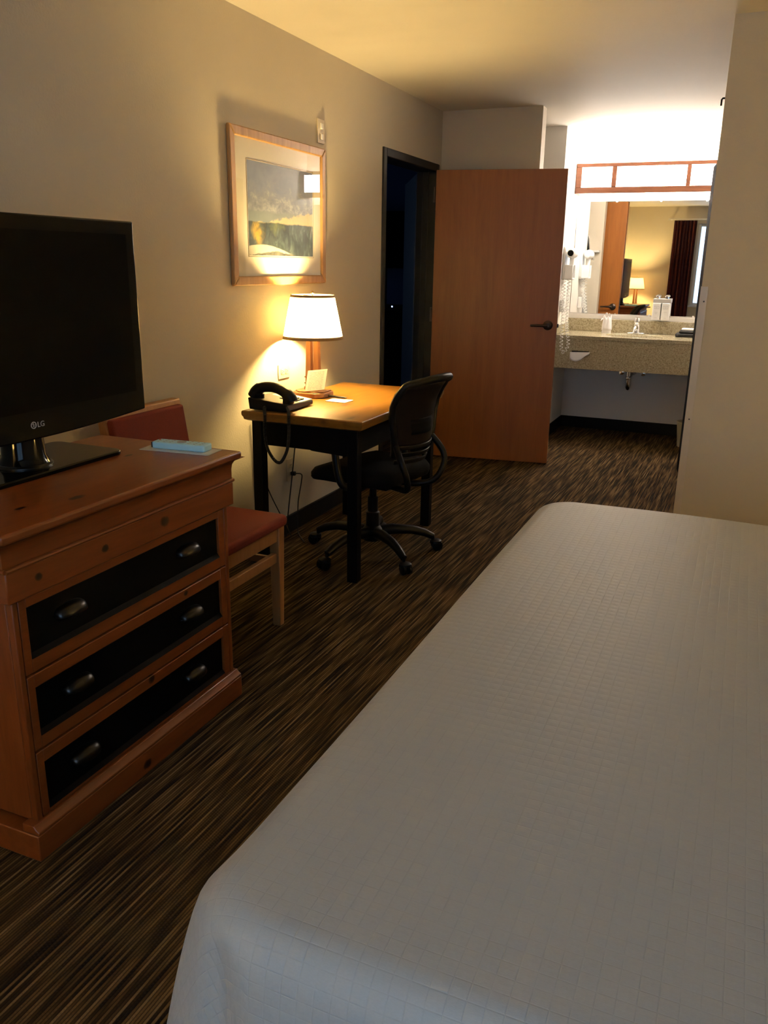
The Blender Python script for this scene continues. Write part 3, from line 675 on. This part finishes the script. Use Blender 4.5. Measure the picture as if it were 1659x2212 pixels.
MB().tube(loop, .0165, 10).build('back_frame', 'black_plastic', O, smooth=True)
MB().tube([backpt(-1+2*k/12, .925-.035*abs(-1+2*k/12)**2.5) for k in range(13)], [.012]+[.018]*11+[.012], 10).build('back_top_rail', 'black_plastic', O, smooth=True)
for z in (.53, .565, .60):
    MB().grid(lambda u, v: (lambda p: (p[0]+.006, p[1]*.97, p[2]))(backpt(-1+2*u, z-.010+.02*v)), 12, 1).build('back_slat', 'black_plastic', O, solid=.008, bevel=.002)
MB().grid(lambda u, v: (lambda p: (p[0]+.004, p[1]*.8, p[2]))(backpt(-1+2*u, .66+.07*v)), 10, 3).build('lumbar_pad', 'black_fabric', O, smooth=True, solid=.012)
for s in (-1, 1):
    MB().tube(smooth_path([backpt(s*.98, .62), (.285, s*.185, .54), (.300, s*.165, .47), (.275, s*.12, .405), (.20, s*.07, .385), (.08, s*.04, .388)], 6), .015, 10).build('back_support', 'black_plastic', O, smooth=True)
    ar = MB().tube(smooth_path([(.02, s*.18, .40), (.02, s*.265, .41), (.0, s*.285, .46), (-.02, s*.285, .57)], 6), .018, 10).build('armrest', 'black_plastic', O, smooth=True)
    MB().prism(rrect(-.16, .10, s*.285-.038, s*.285+.038, .035), .568, .598).build('arm_pad', 'black_plastic', ar, bevel=.010, segs=3)
B(-.10, .14, -.09, .09, .365, .408).build('tilt_mechanism', 'black_plastic', O, bevel=.01)
MB().tube(smooth_path([(.05, -.09, .385), (.05, -.20, .38), (.05, -.235, .37)], 4), .006, 8).build('height_lever', 'black_plastic', O, smooth=True)
MB().lathe([(.030, .07), (.034, .10), (.034, .22), (.026, .225), (.026, .30), (.018, .302), (.018, .37)], n=20).build('gas_cylinder', 'black_plastic', O, smooth=True)
MB().lathe([(.045, .075), (.052, .09), (.050, .135), (.036, .15)], n=20).build('hub', 'black_plastic', O, smooth=True)
for k in range(5):
    a = math.radians(-27+72*k); ca, sa = math.cos(a), math.sin(a)
    def L3(r, z): return (r*ca, r*sa, z)
    lg = MB().tube([L3(.03, .115), L3(.10, .125), (*L3(.2, 0)[:2], .118), L3(.27, .098), L3(.315, .075)], [.030, .027, .023, .020, .017], 10).build('leg', 'black_plastic', O, smooth=True)
    c0 = L3(.325, 0); tx_, ty_ = -sa, ca
    m = MB()
    for s in (-1, 1):
        cc = Vector((c0[0]+tx_*s*.016+ca*.012, c0[1]+ty_*s*.016+sa*.012, .027))
        m.lathe([(.020, -.009), (.027, -.006), (.027, .006), (.020, .009)], n=18, M=Matrix.Translation(cc) @ Matrix.Rotation(a, 4, 'Z') @ Matrix.Rotation(PI/2, 4, 'X'))
    m.build('caster_wheels', 'black_plastic', lg, smooth=True)
    MB().tube([L3(.316, .05), L3(.316, .085)], .008, 8).build('caster_stem', 'black_plastic', lg)
    MB().lathe([(.026, -.012), (.032, -.004), (.030, .008), (.018, .014)], (c0[0]+ca*.006, c0[1]+sa*.006, .045), 14).build('caster_hood', 'black_plastic', lg, smooth=True)

# ================================================================== WALL THINGS
# framed picture
Pc = thing('framed_picture', 'oak-framed lake landscape picture with white mat above the lamp', 'picture', (.0, 3.69, 1.305))
py0, py1, pz0, pz1, fwid = 3.243, 4.142, 1.305, 1.976, .042
def frame_side(y0, y1, z0, z1, kind):
    o = MB()
    w = fwid
    if kind == 'l': q = [(y0, z0), (y0+w, z0+w), (y0+w, z1-w), (y0, z1)]
    if kind == 'r': q = [(y1, z0), (y1, z1), (y1-w, z1-w), (y1-w, z0+w)]
    if kind == 't': q = [(y0, z1), (y0+w, z1-w), (y1-w, z1-w), (y1, z1)]
    if kind == 'b': q = [(y0, z0), (y1, z0), (y1-w, z0+w), (y0+w, z0+w)]
    return o.prism(q, .001, .021, 'x')
for kd in 'lrtb':
    rail = frame_side(py0, py1, pz0, pz1, kd).build('frame_rail', 'frame_oak', Pc, bevel=.006, segs=3)
w = fwid
B(.001, .008, py0+w-.004, py1-w+.004, pz0+w-.004, pz1-w+.004).build('mat_board', 'mat_board', Pc)
a0, a1, b0, b1 = 3.392, 4.013, 1.440, 1.846
m = MB(); m.add([(.0087, a0, b0), (.0087, a1, b0), (.0087, a1, b1), (.0087, a0, b1)], [(0, 1, 2, 3)]); m.uv = [(0, 0), (1, 0), (1, 1), (0, 1)]
m.build('landscape_print', 'landscape_print', Pc)
e = .007
m = B(.008, .0092, a0-e, a0-e+.002, b0-e, b1+e).box(.008, .0092, a1+e-.002, a1+e, b0-e, b1+e).box(.008, .0092, a0-e+.002, a1+e-.002, b0-e, b0-e+.002).box(.008, .0092, a0-e+.002, a1+e-.002, b1+e-.002, b1+e)
m.build('mat_line', 'shade_trim', Pc)
MB().add([(.0125, py0+w-.004, pz0+w-.004), (.0125, py1-w+.004, pz0+w-.004), (.0125, py1-w+.004, pz1-w+.004), (.0125, py0+w-.004, pz1-w+.004)], [(0, 1, 2, 3)]).build('glass', 'glass_pane', Pc)
def outlet(label, y, z, w_, h_, horiz):
    t_ = thing('wall_outlet', label, 'outlet', (0, y, z), 0, 'ivory wall outlets by the desk')
    B(0, .006, y-w_/2, y+w_/2, z-h_/2, z+h_/2).build('cover_plate', 'ivory_plastic', t_, bevel=.002)
    for s in (-1, 1):
        cy, cz = (y+s*.021, z) if horiz else (y, z+s*.021)
        so = MB().prism(rrect(cy-.015, cy+.015, cz-.013, cz+.013, .006), .006, .0085, 'x').build('socket', 'ivory_plastic', t_, bevel=.0008)
        if horiz: m = B(.0083, .0092, cy-.008, cy+.002, cz+.004, cz+.0065).box(.0083, .0092, cy-.008, cy+.002, cz-.0065, cz-.004).box(.0083, .0092, cy+.006, cy+.0105, cz-.002, cz+.002)
        else: m = B(.0083, .0092, cy-.0065, cy-.004, cz-.002, cz+.008).box(.0083, .0092, cy+.004, cy+.0065, cz-.002, cz+.008).box(.0083, .0092, cy-.002, cy+.002, cz-.0105, cz-.006)
        m.build('slots', 'dark_hole', so)
    return t_
outlet('ivory wall outlet lying sideways beside the lit desk lamp', 3.695, .876, .115, .072, True)
outlet('ivory wall outlet low on the wall under the desk', 3.742, .35, .075, .118, False)
t_ = thing('wall_switch', 'ivory double switch plate high on the wall above the picture', 'switch', (0, 4.12, 2.058))
B(0, .007, 4.082, 4.158, 2.0, 2.116).build('cover_plate', 'ivory_plastic', t_, bevel=.002)
for z in (2.032, 2.082): B(.007, .014, 4.108, 4.132, z-.014, z+.014).build('toggle', 'white_plastic', t_, bevel=.002)
# cords under the desk
def cord(label, pts, r, mat='cord_black', nm='power_cord'):
    c_ = MB().tube(smooth_path(pts, 8), r, 7).build(nm, mat, smooth=True, loc=pts[-1]); return tag(c_, label, 'cord')
cord('thin black cable hanging behind the near back leg of the desk', [(.03, 3.42, .74), (.02, 3.425, .45), (.02, 3.43, .40), (.022, 3.50, .275), (.026, 3.584, .15), (.05, 3.66, .004)], .0028)
cord('black lamp cord dropping past the low outlet to the floor', [(.05, 3.78, .735), (.03, 3.752, .484), (.024, 3.729, .338), (.022, 3.674, .105), (.03, 3.64, .004)], .0035)
pc = thing('plug_cord', 'black plug in the low outlet with its cord looping to the floor', 'cord', (.02, 3.742, .329))
B(.0095, .035, 3.732, 3.752, .318, .340).build('plug', 'cord_black', pc, bevel=.004)
MB().tube(smooth_path([(.034, 3.745, .329), (.045, 3.79, .315), (.035, 3.806, .27), (.028, 3.78, .16), (.035, 3.76, .05), (.06, 3.72, .004), (.16, 3.60, .004)], 8), .0032, 7).build('cable', 'cord_black', pc, smooth=True)

# ================================================================== VANITY
V = thing('vanity_counter', 'speckled granite vanity counter with tall apron and sink', 'counter', (1.32, 7.26, .865))
vx0, vx1, vy0 = .702, XA-.002, 6.965
scx, scy, sa_, sb_ = 1.31, 7.215, .225, .165
# top with oval hole
m = MB(); n = 48; ov = [(scx+sa_*math.cos(2*PI*k/n), scy+sb_*math.sin(2*PI*k/n)) for k in range(n)]
def onrect(k):
    a = 2*PI*k/n; c_, s_ = math.cos(a), math.sin(a); ex = (vx1-scx if c_ > 0 else scx-vx0); ey = (YB-.02-scy if s_ > 0 else scy-vy0)
    t1 = min(ex/abs(c_) if abs(c_) > 1e-6 else 9, ey/abs(s_) if abs(s_) > 1e-6 else 9); return (scx+c_*t1, scy+s_*t1)
rc = [onrect(k) for k in range(n)]
for q in ((vx1, YB-.02), (vx0, YB-.02), (vx0, vy0), (vx1, vy0)):
    k = min(range(n), key=lambda i: (rc[i][0]-q[0])**2+(rc[i][1]-q[1])**2); rc[k] = q
for z in (.865, .835): m.v += [(*p, z) for p in rc]+[(*p, z) for p in ov]
for k in range(n):
    j = (k+1) % n
    m.f += [(k, j, n+j, n+k), (2*n+k, 3*n+k, 3*n+j, 2*n+j), (k, 2*n+k, 2*n+j, j), (n+k, n+j, 3*n+j, 3*n+k)]
m.build('counter_top', 'granite', V, bevel=.003)
m = MB(); prof = [(1, .836), (.97, .80), (.85, .745), (.55, .715), (.1, .708)]
for k_, z in prof: m.v += [(scx+sa_*k_*math.cos(2*PI*i/n), scy+sb_*k_*math.sin(2*PI*i/n), z) for i in range(n)]
for i in range(len(prof)-1):
    for k in range(n): m.f.append((i*n+k, i*n+(k+1) % n, (i+1)*n+(k+1) % n, (i+1)*n+k))
m.f.append(tuple(range((len(prof)-1)*n, len(prof)*n)))
m.build('sink_basin', 'white_plastic', V, smooth=True, solid=.006, angle=60)
B(vx0, vx1, vy0+.012, vy0+.034, .593, .835).build('apron', 'granite', V, bevel=.002)
B(vx0, vx1, YB-.02, YB-.001, .865, .972).build('backsplash', 'granite', V, bevel=.003)
B(vx0, vx0+.016, vy0+.02, YB-.021, .866, .935).build('side_splash', 'granite', V, bevel=.003)
# tissue slot + tissue
ts = thing('tissue', 'white tissue hanging from the slot in the vanity apron', 'tissue', (.925, 6.97, .70))
def tis(u, v):
    x = .842+.165*u; z = .728-(.058+.016*math.sin(u*5))*v*(1-.65*max(0, u-.62)/.38); return (x+.01*v*(.5-u), 6.974-.016*math.sin(v*PI*.6)-.006*math.sin(u*9)*v, z+.006*u)
MB().grid(tis, 16, 6).build('sheet', 'tissue_white', ts, smooth=True, solid=.0012, angle=80)
B(.855, .995, 6.9755, 6.979, .722, .741).build('slot_opening', 'dark_hole', V)
# mirror
Mi = thing('wall_mirror', 'large frameless wall mirror above the sink', 'mirror', (1.31, YB-.004, 1.02))
B(.708, XA-.012, YB-.006, YB-.001, 1.018, 1.938).build('mirror_glass', 'mirror_glass', Mi)
for x in (1.03, 1.385, 1.74):
    B(x-.008, x+.008, YB-.010, YB-.001, 1.928, 1.946).build('clip', 'white_plastic', Mi, bevel=.002); B(x-.008, x+.008, YB-.010, YB-.001, 1.010, 1.026).build('clip', 'white_plastic', Mi, bevel=.002)
B(.702, XA-.002, YB-.012, YB-.001, .974, 1.008).build('trim_3', 'alcove_paint', bevel=.002); struct(bpy.data.objects['trim_3'], 'pale strip between mirror and granite backsplash', 'trim')
# vanity light box
L = thing('vanity_light', 'wood-framed light box glowing over the sink mirror', 'light', (1.31, YB-.08, 1.985))
lx0, lx1, ly0, lz0, lz1 = .702, XA-.004, 7.375, 1.990, 2.222
B(lx0, lx1, ly0, ly0+.022, lz1-.030, lz1).build('frame_rail', 'vanity_wood', L, bevel=.004); B(lx0, lx1, ly0, ly0+.022, lz0, lz0+.048).build('frame_rail', 'vanity_wood', L, bevel=.004)
edges = [(lx0, .748), (.992, 1.030), (1.572, 1.604), (lx1-.046, lx1)]
for a, b in edges: B(a, b, ly0, ly0+.022, lz0+.048, lz1-.030).build('frame_stile', 'vanity_wood', L, bevel=.003)
for (a, b), (c_, d_) in zip(edges, edges[1:]): B(b-.004, c_+.004, ly0+.010, ly0+.016, lz0+.044, lz1-.026).build('diffuser', 'diffuser_lit', L)
for a, b in ((lx0, lx0+.02), (lx1-.02, lx1)): B(a, b, ly0+.022, YB-.001, lz0, lz1).build('end_panel', 'vanity_wood', L, bevel=.003)
B(lx0+.022, lx1-.022, ly0+.024, YB-.012, lz1-.035, lz1-.030).build('diffuser', 'diffuser_top', L)
B(lx0+.022, lx1-.022, ly0+.024, YB-.012, lz0+.012, lz0+.016).build('diffuser', 'diffuser_lit', L)
# faucet
F2 = thing('faucet', 'chrome single-handle faucet behind the sink', 'faucet', (1.305, 7.415, .865))
fx_, fy_, fz_ = 1.305, 7.415, .865
MB().prism(rrect(fx_-.076, fx_+.076, fy_-.027, fy_+.027, .026), fz_, fz_+.012).build('deck_plate', 'chrome', F2, bevel=.004)
MB().lathe([(.036, .012), (.033, .03), (.027, .065), (.024, .08)], (fx_, fy_, fz_), 20).build('body', 'chrome', F2, smooth=True)
MB().tube(smooth_path([(fx_, fy_-.01, fz_+.045), (fx_, fy_-.06, fz_+.062), (fx_, fy_-.105, fz_+.055), (fx_, fy_-.118, fz_+.040)], 6), [.018]*7+[.014]*6+[.012]*6, 12).build('spout', 'chrome', F2, smooth=True)
MB().lathe([(.020, .082), (.026, .092), (.027, .118), (.018, .134), (.003, .138)], (fx_, fy_, fz_), 18).build('handle_knob', 'chrome', F2, smooth=True)
# drain pipe
Dp = thing('drain_pipe', 'chrome drain trap hanging below the sink', 'pipe', (1.30, 7.25, .708))
MB().tube(smooth_path([(1.30, 7.23, .706), (1.30, 7.23, .56), (1.30, 7.235, .46), (1.30, 7.26, .425), (1.30, 7.30, .425), (1.30, 7.325, .46), (1.30, 7.34, .52), (1.30, 7.38, .54), (1.30, YB-.014, .54)], 6), .020, 14).build('trap', 'chrome', Dp, smooth=True)
for z in (.60, .50): MB().lathe([(.024, 0), (.027, .004), (.027, .024), (.024, .028)], (1.30, 7.23, z), 14).build('coupling_nut', 'chrome', Dp, smooth=True)
MB().lathe([(.022, 0), (.036, .002), (.036, .008)], (0, 0, 0), 18, Matrix.Translation((1.30, YB-.0135, .54)) @ Matrix.Rotation(PI/2, 4, 'X')).build('wall_flange', 'chrome', Dp, smooth=True)
for x, lb in ((1.215, 'shut-off valve left of the drain trap under the sink'), (1.395, 'shut-off valve right of the drain trap under the sink')):
    sv = thing('shutoff_valve', lb, 'valve', (x, YB-.05, .53), 0, 'shut-off valves under the sink'); MB().tube([(x, YB-.013, .53), (x, YB-.075, .53)], .011, 10).build('body', 'chrome', sv, smooth=True)
    MB().lathe([(.004, 0), (.022, .003), (.022, .012), (.004, .015)], n=12, M=Matrix.Translation((x, YB-.074, .53)) @ Matrix.Rotation(PI/2, 4, 'X')).build('handwheel', 'chrome', sv, smooth=True)
    MB().tube(smooth_path([(x, YB-.05, .54), (x+.01, YB-.06, .62), (1.305+(x-1.305)*.4, 7.42, .76), (1.305+(x-1.305)*.3, 7.415, .83)], 6), .006, 8).build('supply_hose', 'chrome', sv, smooth=True)
# wrapped cup
Cp = thing('paper_wrapped_cup', 'upside-down cup in a torn white paper wrapper by the sink', 'cup', (1.055, 7.42, .865))
MB().lathe([(.040, 0), (.033, .105), (.031, .108)], (1.055, 7.42, .8655), 24).build('cup', 'tissue_white', Cp, smooth=True)
def wrp(u, v):
    a = 2*PI*u; r = .0355+.007*(1-v)-.004*v+.0025*math.sin(a*5); z = .888+(.112+.012*math.sin(a*2+.6)+.008*math.sin(a*5))*v
    return (1.055+r*math.cos(a), 7.42+r*math.sin(a), z)
MB().grid(wrp, 40, 5).build('paper_wrapper', 'tissue_white', Cp, smooth=True, solid=.0006, angle=80)
MB().tube([(1.02, 7.40, .985), (1.010, 7.39, .975), (1.005, 7.385, .962)], [.006, .005, .001], 6).build('torn_flap', 'tissue_white', Cp)
# folded black cloth pouch
Bk = thing('folded_pouch', 'folded black cloth pouch with pale top at the counter end', 'pouch', (1.74, 7.36, .866))
MB().prism(rrect(1.628, 1.86, 7.28, 7.47, .03), .8658, .893).build('lower_fold', 'black_cloth', Bk, bevel=.010, segs=3)
MB().prism(rrect(1.655, 1.86, 7.30, 7.46, .03), .893, .917).build('upper_fold', 'black_cloth', Bk, bevel=.010, segs=3)
MB().prism(rrect(1.672, 1.85, 7.315, 7.45, .03), .917, .932).build('pale_lining', 'tissue_white', Bk, bevel=.006, segs=3)
# toiletry dispenser
Ds = thing('toiletry_dispenser', 'wall bracket holding two white pump bottles in front of the mirror', 'dispenser', (1.482, 7.49, .99))
B(1.412, 1.556, YB-.075, YB-.008, 1.125, 1.160).build('bracket', NT('bracket_grey').set((.42, .40, .37), .35).m, Ds, bevel=.004)
for x in (1.446, 1.519):
    b_ = MB().prism(rrect(x-.033, x+.033, YB-.083, YB-.014, .010), .984, 1.124).build('bottle', 'white_plastic', Ds, bevel=.004)
    B(x-.009, x+.009, YB-.055, YB-.030, 1.160, 1.170).build('pump_collar', 'chrome', b_)
    MB().lathe([(.012, 0), (.018, .004), (.019, .014), (.010, .020)], (x, YB-.043, 1.170), 14).build('pump_head', 'chrome', b_, smooth=True)
    yy = YB-.0838
    m = B(x-.019, x+.019, yy, yy+.0006, 1.078, 1.080).box(x-.019, x+.019, yy, yy+.0006, 1.098, 1.100).box(x-.019, x-.0175, yy, yy+.0006, 1.080, 1.098).box(x+.0175, x+.019, yy, yy+.0006, 1.080, 1.098)
    m.box(x-.012, x+.012, yy, yy+.0006, 1.090, 1.0915).box(x-.008, x+.008, yy, yy+.0006, 1.085, 1.0862)
    for k in range(3 if x < 1.5 else 1): m.box(x-.013+.002*k, x+.013-.002*k, yy, yy+.0006, 1.050-.007*k, 1.0515-.007*k)
    m.box(x-.010, x+.010, yy, yy+.0006, 1.003, 1.0045)
    m.build('label_print', NT('label_ink_%d' % int(x*1000)).set((.42, .42, .42), .6).m, b_)
# hair dryer
Hd = thing('hair_dryer', 'white wall-mounted hair dryer in its holder left of the mirror', 'hair dryer', (.70, 7.13, 1.31))
MB().prism(rrect(7.09, 7.20, 1.30, 1.565, .02), .7005, .722, 'x').build('wall_mount', 'white_plastic', Hd, bevel=.005, segs=3)
by = 7.05
MB().lathe([(.020, -.002), (.030, .004), (.036, .02), (.040, .06), (.042, .10), (.038, .145), (.026, .165), (.006, .170)], n=28, M=Matrix.Translation((.768, by, 1.512)) @ Matrix.Rotation(-PI/2, 4, 'X')).build('barrel', 'white_plastic', Hd, smooth=True)
MB().lathe([(.004, -.004), (.024, -.004), (.025, .004), (.020, .006)], n=24, M=Matrix.Translation((.768, by, 1.512)) @ Matrix.Rotation(-PI/2, 4, 'X')).build('nozzle', 'black_gloss', Hd, smooth=True)
MB().tube(smooth_path([(.768, by+.09, 1.49), (.766, by+.095, 1.42), (.762, by+.10, 1.35), (.760, by+.102, 1.318)], 5), [.019]*6+[.016]*5+[.014]*5, 12).build('handle', 'white_plastic', Hd, smooth=True)
m = B(.722, .79, by+.035, by+.05, 1.305, 1.42).box(.722, .79, by+.145, by+.16, 1.305, 1.42).box(.722, .79, by+.05, by+.145, 1.300, 1.318); m.build('cradle', 'white_plastic', Hd, bevel=.005)
pa = [(.760, by+.10, 1.31), (.758, by+.09, 1.22), (.765, by+.06, 1.10), (.775, by+.03, .98), (.80, 6.98, .90), (.83, 6.93, .80), (.80, 6.925, .73), (.775, 6.93, .76), (.765, 6.95, .90), (.752, 7.02, 1.02), (.735, by+.03, 1.15), (.725, by+.06, 1.31)]
h_ = helix(pa, .013, .0028, .028, 8); h_.build('coiled_cord', 'cord_white', Hd, smooth=True)
h_ = helix([(.745, by+.12, 1.31), (.75, by+.11, 1.20), (.755, by+.08, 1.09), (.74, by+.02, 1.05), (.73, 7.0, 1.15), (.73, 7.04, 1.25)], .010, .0026, .026, 8); h_.build('coiled_cord', 'cord_white', Hd, smooth=True)
B(.7005, .735, 7.10, 7.15, 1.04, 1.14).build('plug_block', 'white_plastic', Hd, bevel=.005)
# things in the closet recess, seen in the mirror
Ib = thing('ironing_board', 'grey-covered ironing board hanging in the closet recess', 'ironing board', (.45, 6.14, .25))
outl = []
for k in range(21):
    s = k/20; w_ = .17*(1-max(0, (s-.45)/.55)**2.2)+.005; outl.append((.46-w_, .28+1.14*s))
outl += [(.46+(.46-a), b) for a, b in reversed(outl)]
MB().prism(outl, 6.135, 6.165, 'y').build('board', 'grey_cloth', Ib, bevel=.008)
MB().tube([(.36, 6.122, .30), (.56, 6.122, 1.15)], .009, 8).build('leg', 'white_plastic', Ib); MB().tube([(.56, 6.122, .30), (.36, 6.122, 1.15)], .009, 8).build('leg', 'white_plastic', Ib)
Sf = thing('closet_shelf', 'white bracket shelf on the closet recess wall', 'shelf', (.55, 6.15, 1.55))
B(.40, .70, 6.112, 6.20, 1.545, 1.565).build('board', 'white_plastic', Sf, bevel=.003)
for x in (.46, .64): MB().prism([(6.112, 1.545), (6.19, 1.545), (6.112, 1.47)], x-.006, x+.006, 'x').build('bracket', 'white_plastic', Sf)
Ir = thing('clothes_iron', 'black and white clothes iron standing on the closet shelf', 'iron', (.55, 6.155, 1.565))
MB().prism([(.50, 1.5655), (.60, 1.5655), (.585, 1.70), (.55, 1.76), (.515, 1.70)], 6.135, 6.150, 'y').build('soleplate', 'chrome', Ir, bevel=.002)
MB().prism([(.508, 1.566), (.592, 1.566), (.575, 1.69), (.55, 1.735), (.525, 1.69)], 6.150, 6.178, 'y').build('body', 'black_plastic', Ir, bevel=.008)
# waste bin
Wb = thing('waste_bin', 'beige waste bin under the counter beside the dark door', 'bin', (1.85, 7.06, 0))
MB().lathe([(.085, .002), (.105, .20), (.109, .20), (.109, .208), (.101, .208), (.082, .012)], (1.862-.02, 7.10, 0), 28).build('bucket', 'bin_beige', Wb, smooth=True)
# corner guard on the partition
Cg = thing('corner_guard', 'clear plastic guard on the partition wall corner', 'guard', (XA, 4.174, .1))
m = B(XA-.003, XA+.030, 4.1705, 4.174, .10, 1.335).box(XA-.003, XA, 4.174, 4.215, .10, 1.335); m.build('angle_strip', 'corner_guard', Cg, bevel=.001)
for z in (1.268, .72): MB().lathe([(.004, 0), (.0035, .0015)], n=10, M=Matrix.Translation((XA+.017, 4.1705, z)) @ Matrix.Rotation(PI/2, 4, 'X')).build('screw', 'bronze', Cg)
Hk = thing('ceiling_hook', 'small metal hook high on the partition corner', 'hook', (XA, 4.24, 2.12))
MB().tube([(XA+.001, 4.24, 2.13), (XA-.012, 4.24, 2.13), (XA-.016, 4.24, 2.125), (XA-.016, 4.24, 2.10)], .004, 8).build('hook', 'pewter', Hk)

# ================================================================== BED
Bd = thing('bed', 'king bed with mattress and box spring beneath the grey coverlet', 'bed', (2.66, 1.64, 0))
bx0, bx1, by0, by1, bz = 1.580, 3.70, .640, 2.690, .672
MB().prism(rrect(bx0+.02, bx1, by0+.02, by1-.02, .05), .12, .36).build('box_spring', 'grey_cloth', Bd, bevel=.02)
MB().prism(rrect(bx0+.02, bx1, by0+.02, by1-.02, .07), .362, bz-.02).build('mattress', 'tissue_white', Bd, bevel=.04, segs=4)
for x in (bx0+.12, bx1-.12):
    for y in (by0+.12, by1-.12): MB().lathe([(.025, 0), (.03, .12)], (x, y, 0), 12).build('leg', 'black_plastic', Bd)
def perim(n_side=46, rc=.12):
    P = []
    x0, x1, y0, y1 = bx0, bx1-.02, by0, by1
    def arc(cx, cy, a0):
        for k in range(17):
            a = math.radians(a0+90*k/16); P.append((cx+rc*math.cos(a), cy+rc*math.sin(a), math.cos(a), math.sin(a)))
    def line(xa, ya, xb_, yb, nx, ny):
        for k in range(1, n_side): s = k/n_side; P.append((xa+(xb_-xa)*s, ya+(yb-ya)*s, nx, ny))
    arc(x1-rc, y1-rc, 0); line(x1-rc, y1, x0+rc, y1, 0, 1); arc(x0+rc, y1-rc, 90); line(x0, y1-rc, x0, y0+rc, -1, 0)
    arc(x0+rc, y0+rc, 180); line(x0+rc, y0, x1-rc, y0, 0, -1); arc(x1-rc, y0+rc, 270); line(x1, y0+rc, x1, y1-rc, 1, 0)
    return P
PR = perim(); R_ = .055
prof = [('s', k) for k in (.03, .12, .25, .4, .55, .7, .8, .88, .94)]
for k in range(9):
    a = math.radians(90*k/8); prof.append((-R_+R_*math.sin(a), -R_+R_*math.cos(a), -R_+R_*a))
for k in range(1, 15): prof.append((.012*k/14*1.0, -R_-.45*k/14, -R_+R_*PI/2+.45*k/14))
m = MB(); m.uv = []
ccx, ccy = bx0+.085, by0+.085
mcx, mcy = (bx0+bx1)/2, (by0+by1)/2
for row in prof:
    if row[0] == 's':
        for (x, y, nx, ny) in PR:
            xx, yy = mcx+(x-nx*R_-mcx)*row[1], mcy+(y-ny*R_-mcy)*row[1]
            m.v.append((xx, yy, bz+.004*math.sin(5*xx+1)*math.sin(4*yy))); m.uv.append((xx, yy))
        continue
    o, dz, L_ = row
    dr = max(0, -dz-.03)/.45
    for i, (x, y, nx, ny) in enumerate(PR):
        amp = 0
        if dr > 0:
            if nx < -.5 and ny > -.3: amp = .020*dr*math.sin(y*14)+.035*dr
            elif ny < -.5 and nx > -.3: amp = .016*dr*math.sin(x*11+.5)+.03*dr
            elif nx > .5: amp = 0
            else: amp = .035*dr
            d1 = (y-by0) if nx < -.05 and ny < .3 else 9
            if d1 < .5: amp += .085*dr**.6*math.exp(-((d1-.10)/(.08 if d1 > .10 else .045))**2)-.045*dr**.5*math.exp(-((d1-.014)/.013)**2)
        m.v.append((x+nx*(o+amp), y+ny*(o+amp), bz+dz+.004*math.sin(5*x+1)*math.sin(4*y)))
        m.uv.append((x+nx*L_, y+ny*L_))
n = len(PR)
for i in range(len(prof)-1):
    for k in range(n): m.f.append((i*n+k, (i+1)*n+k, (i+1)*n+(k+1) % n, i*n+(k+1) % n))
m.f.append(tuple(range(n)))
cv = m.build('coverlet', 'coverlet_fabric', smooth=True, angle=70, loc=(2.66, 1.64, .2))
tag(cv, 'light grey quilted coverlet draped over the king bed', 'bedspread')

# ================================================================== beyond the frame: night table + lamp, corner table + lamp
Nt = thing('night_table', 'pine night table beside the bed head', 'table', (3.45, 3.02, 0))
B(3.22, 3.70, 2.80, 3.24, .56, .585).build('top', 'pine', Nt, bevel=.006); B(3.25, 3.69, 2.83, 3.21, .38, .56).build('drawer_box', 'pine', Nt, bevel=.003)
for x in (3.26, 3.65):
    for y in (2.84, 3.16): B(x, x+.04, y, y+.04, 0, .38).build('leg', 'pine_z', Nt, bevel=.003)
table_lamp('table_lamp', 'lit table lamp with cream shade on the night table', 3.45, 3.02, .586, P_BED)
Ct = thing('corner_table', 'round wooden table in the window corner seen in the mirror', 'table', (.30, -.86, 0))
MB().lathe([(.24, .70), (.26, .705), (.26, .725), (.25, .73)], (.30, -.88, 0), 40).build('top', 'lamp_wood', Ct, smooth=True)
MB().lathe([(.03, .03), (.03, .25), (.045, .35), (.03, .5), (.04, .70)], (.30, -.88, 0), 20).build('pedestal', 'lamp_wood', Ct, smooth=True)
MB().lathe([(.20, 0), (.20, .02), (.05, .035)], (.30, -.88, 0), 28).build('foot', 'lamp_wood', Ct, smooth=True)
table_lamp('table_lamp', 'lit table lamp in the window corner seen in the mirror', .27, -.90, .7305, P_CORNER)
# dark adjoining room furniture
Ad = thing('dark_dresser', 'dark dresser in the unlit adjoining room', 'dresser', (-1.15, 7.95, 0))
B(-1.9, -.72, 7.72, 8.19, .08, .95).build('body', 'black_paint', Ad, bevel=.004); B(-1.93, -.70, 7.69, 8.195, .95, .975).build('top', 'black_paint', Ad, bevel=.005); B(-1.88, -.74, 7.74, 8.19, 0, .08).build('plinth', 'black_paint', Ad)
for k in range(3): B(-1.86, -.76, 7.708, 7.72, .12+k*.28, .37+k*.28).build('drawer', 'drawer_black', Ad, bevel=.003)
At = thing('dark_television', 'switched-off television in the unlit adjoining room', 'television', (-1.25, 7.95, .976))
B(-1.75, -.80, 7.93, 7.98, 1.36, 1.90).build('panel', 'black_gloss', At, bevel=.004); B(-1.30, -1.24, 7.945, 7.965, .99, 1.36).build('neck', 'black_plastic', At); B(-1.48, -1.06, 7.86, 8.04, .9755, .99).build('stand_base', 'black_plastic', At, bevel=.003)
Ab = thing('cable_box', 'small cable box with a blue light in the adjoining room', 'electronics', (-1.08, 7.78, .976))
B(-1.20, -.96, 7.72, 7.84, .9755, 1.015).build('case', 'black_plastic', Ab, bevel=.003); B(-1.083, -1.070, 7.717, 7.72, .992, 1.005).build('light', 'led_blue', Ab)
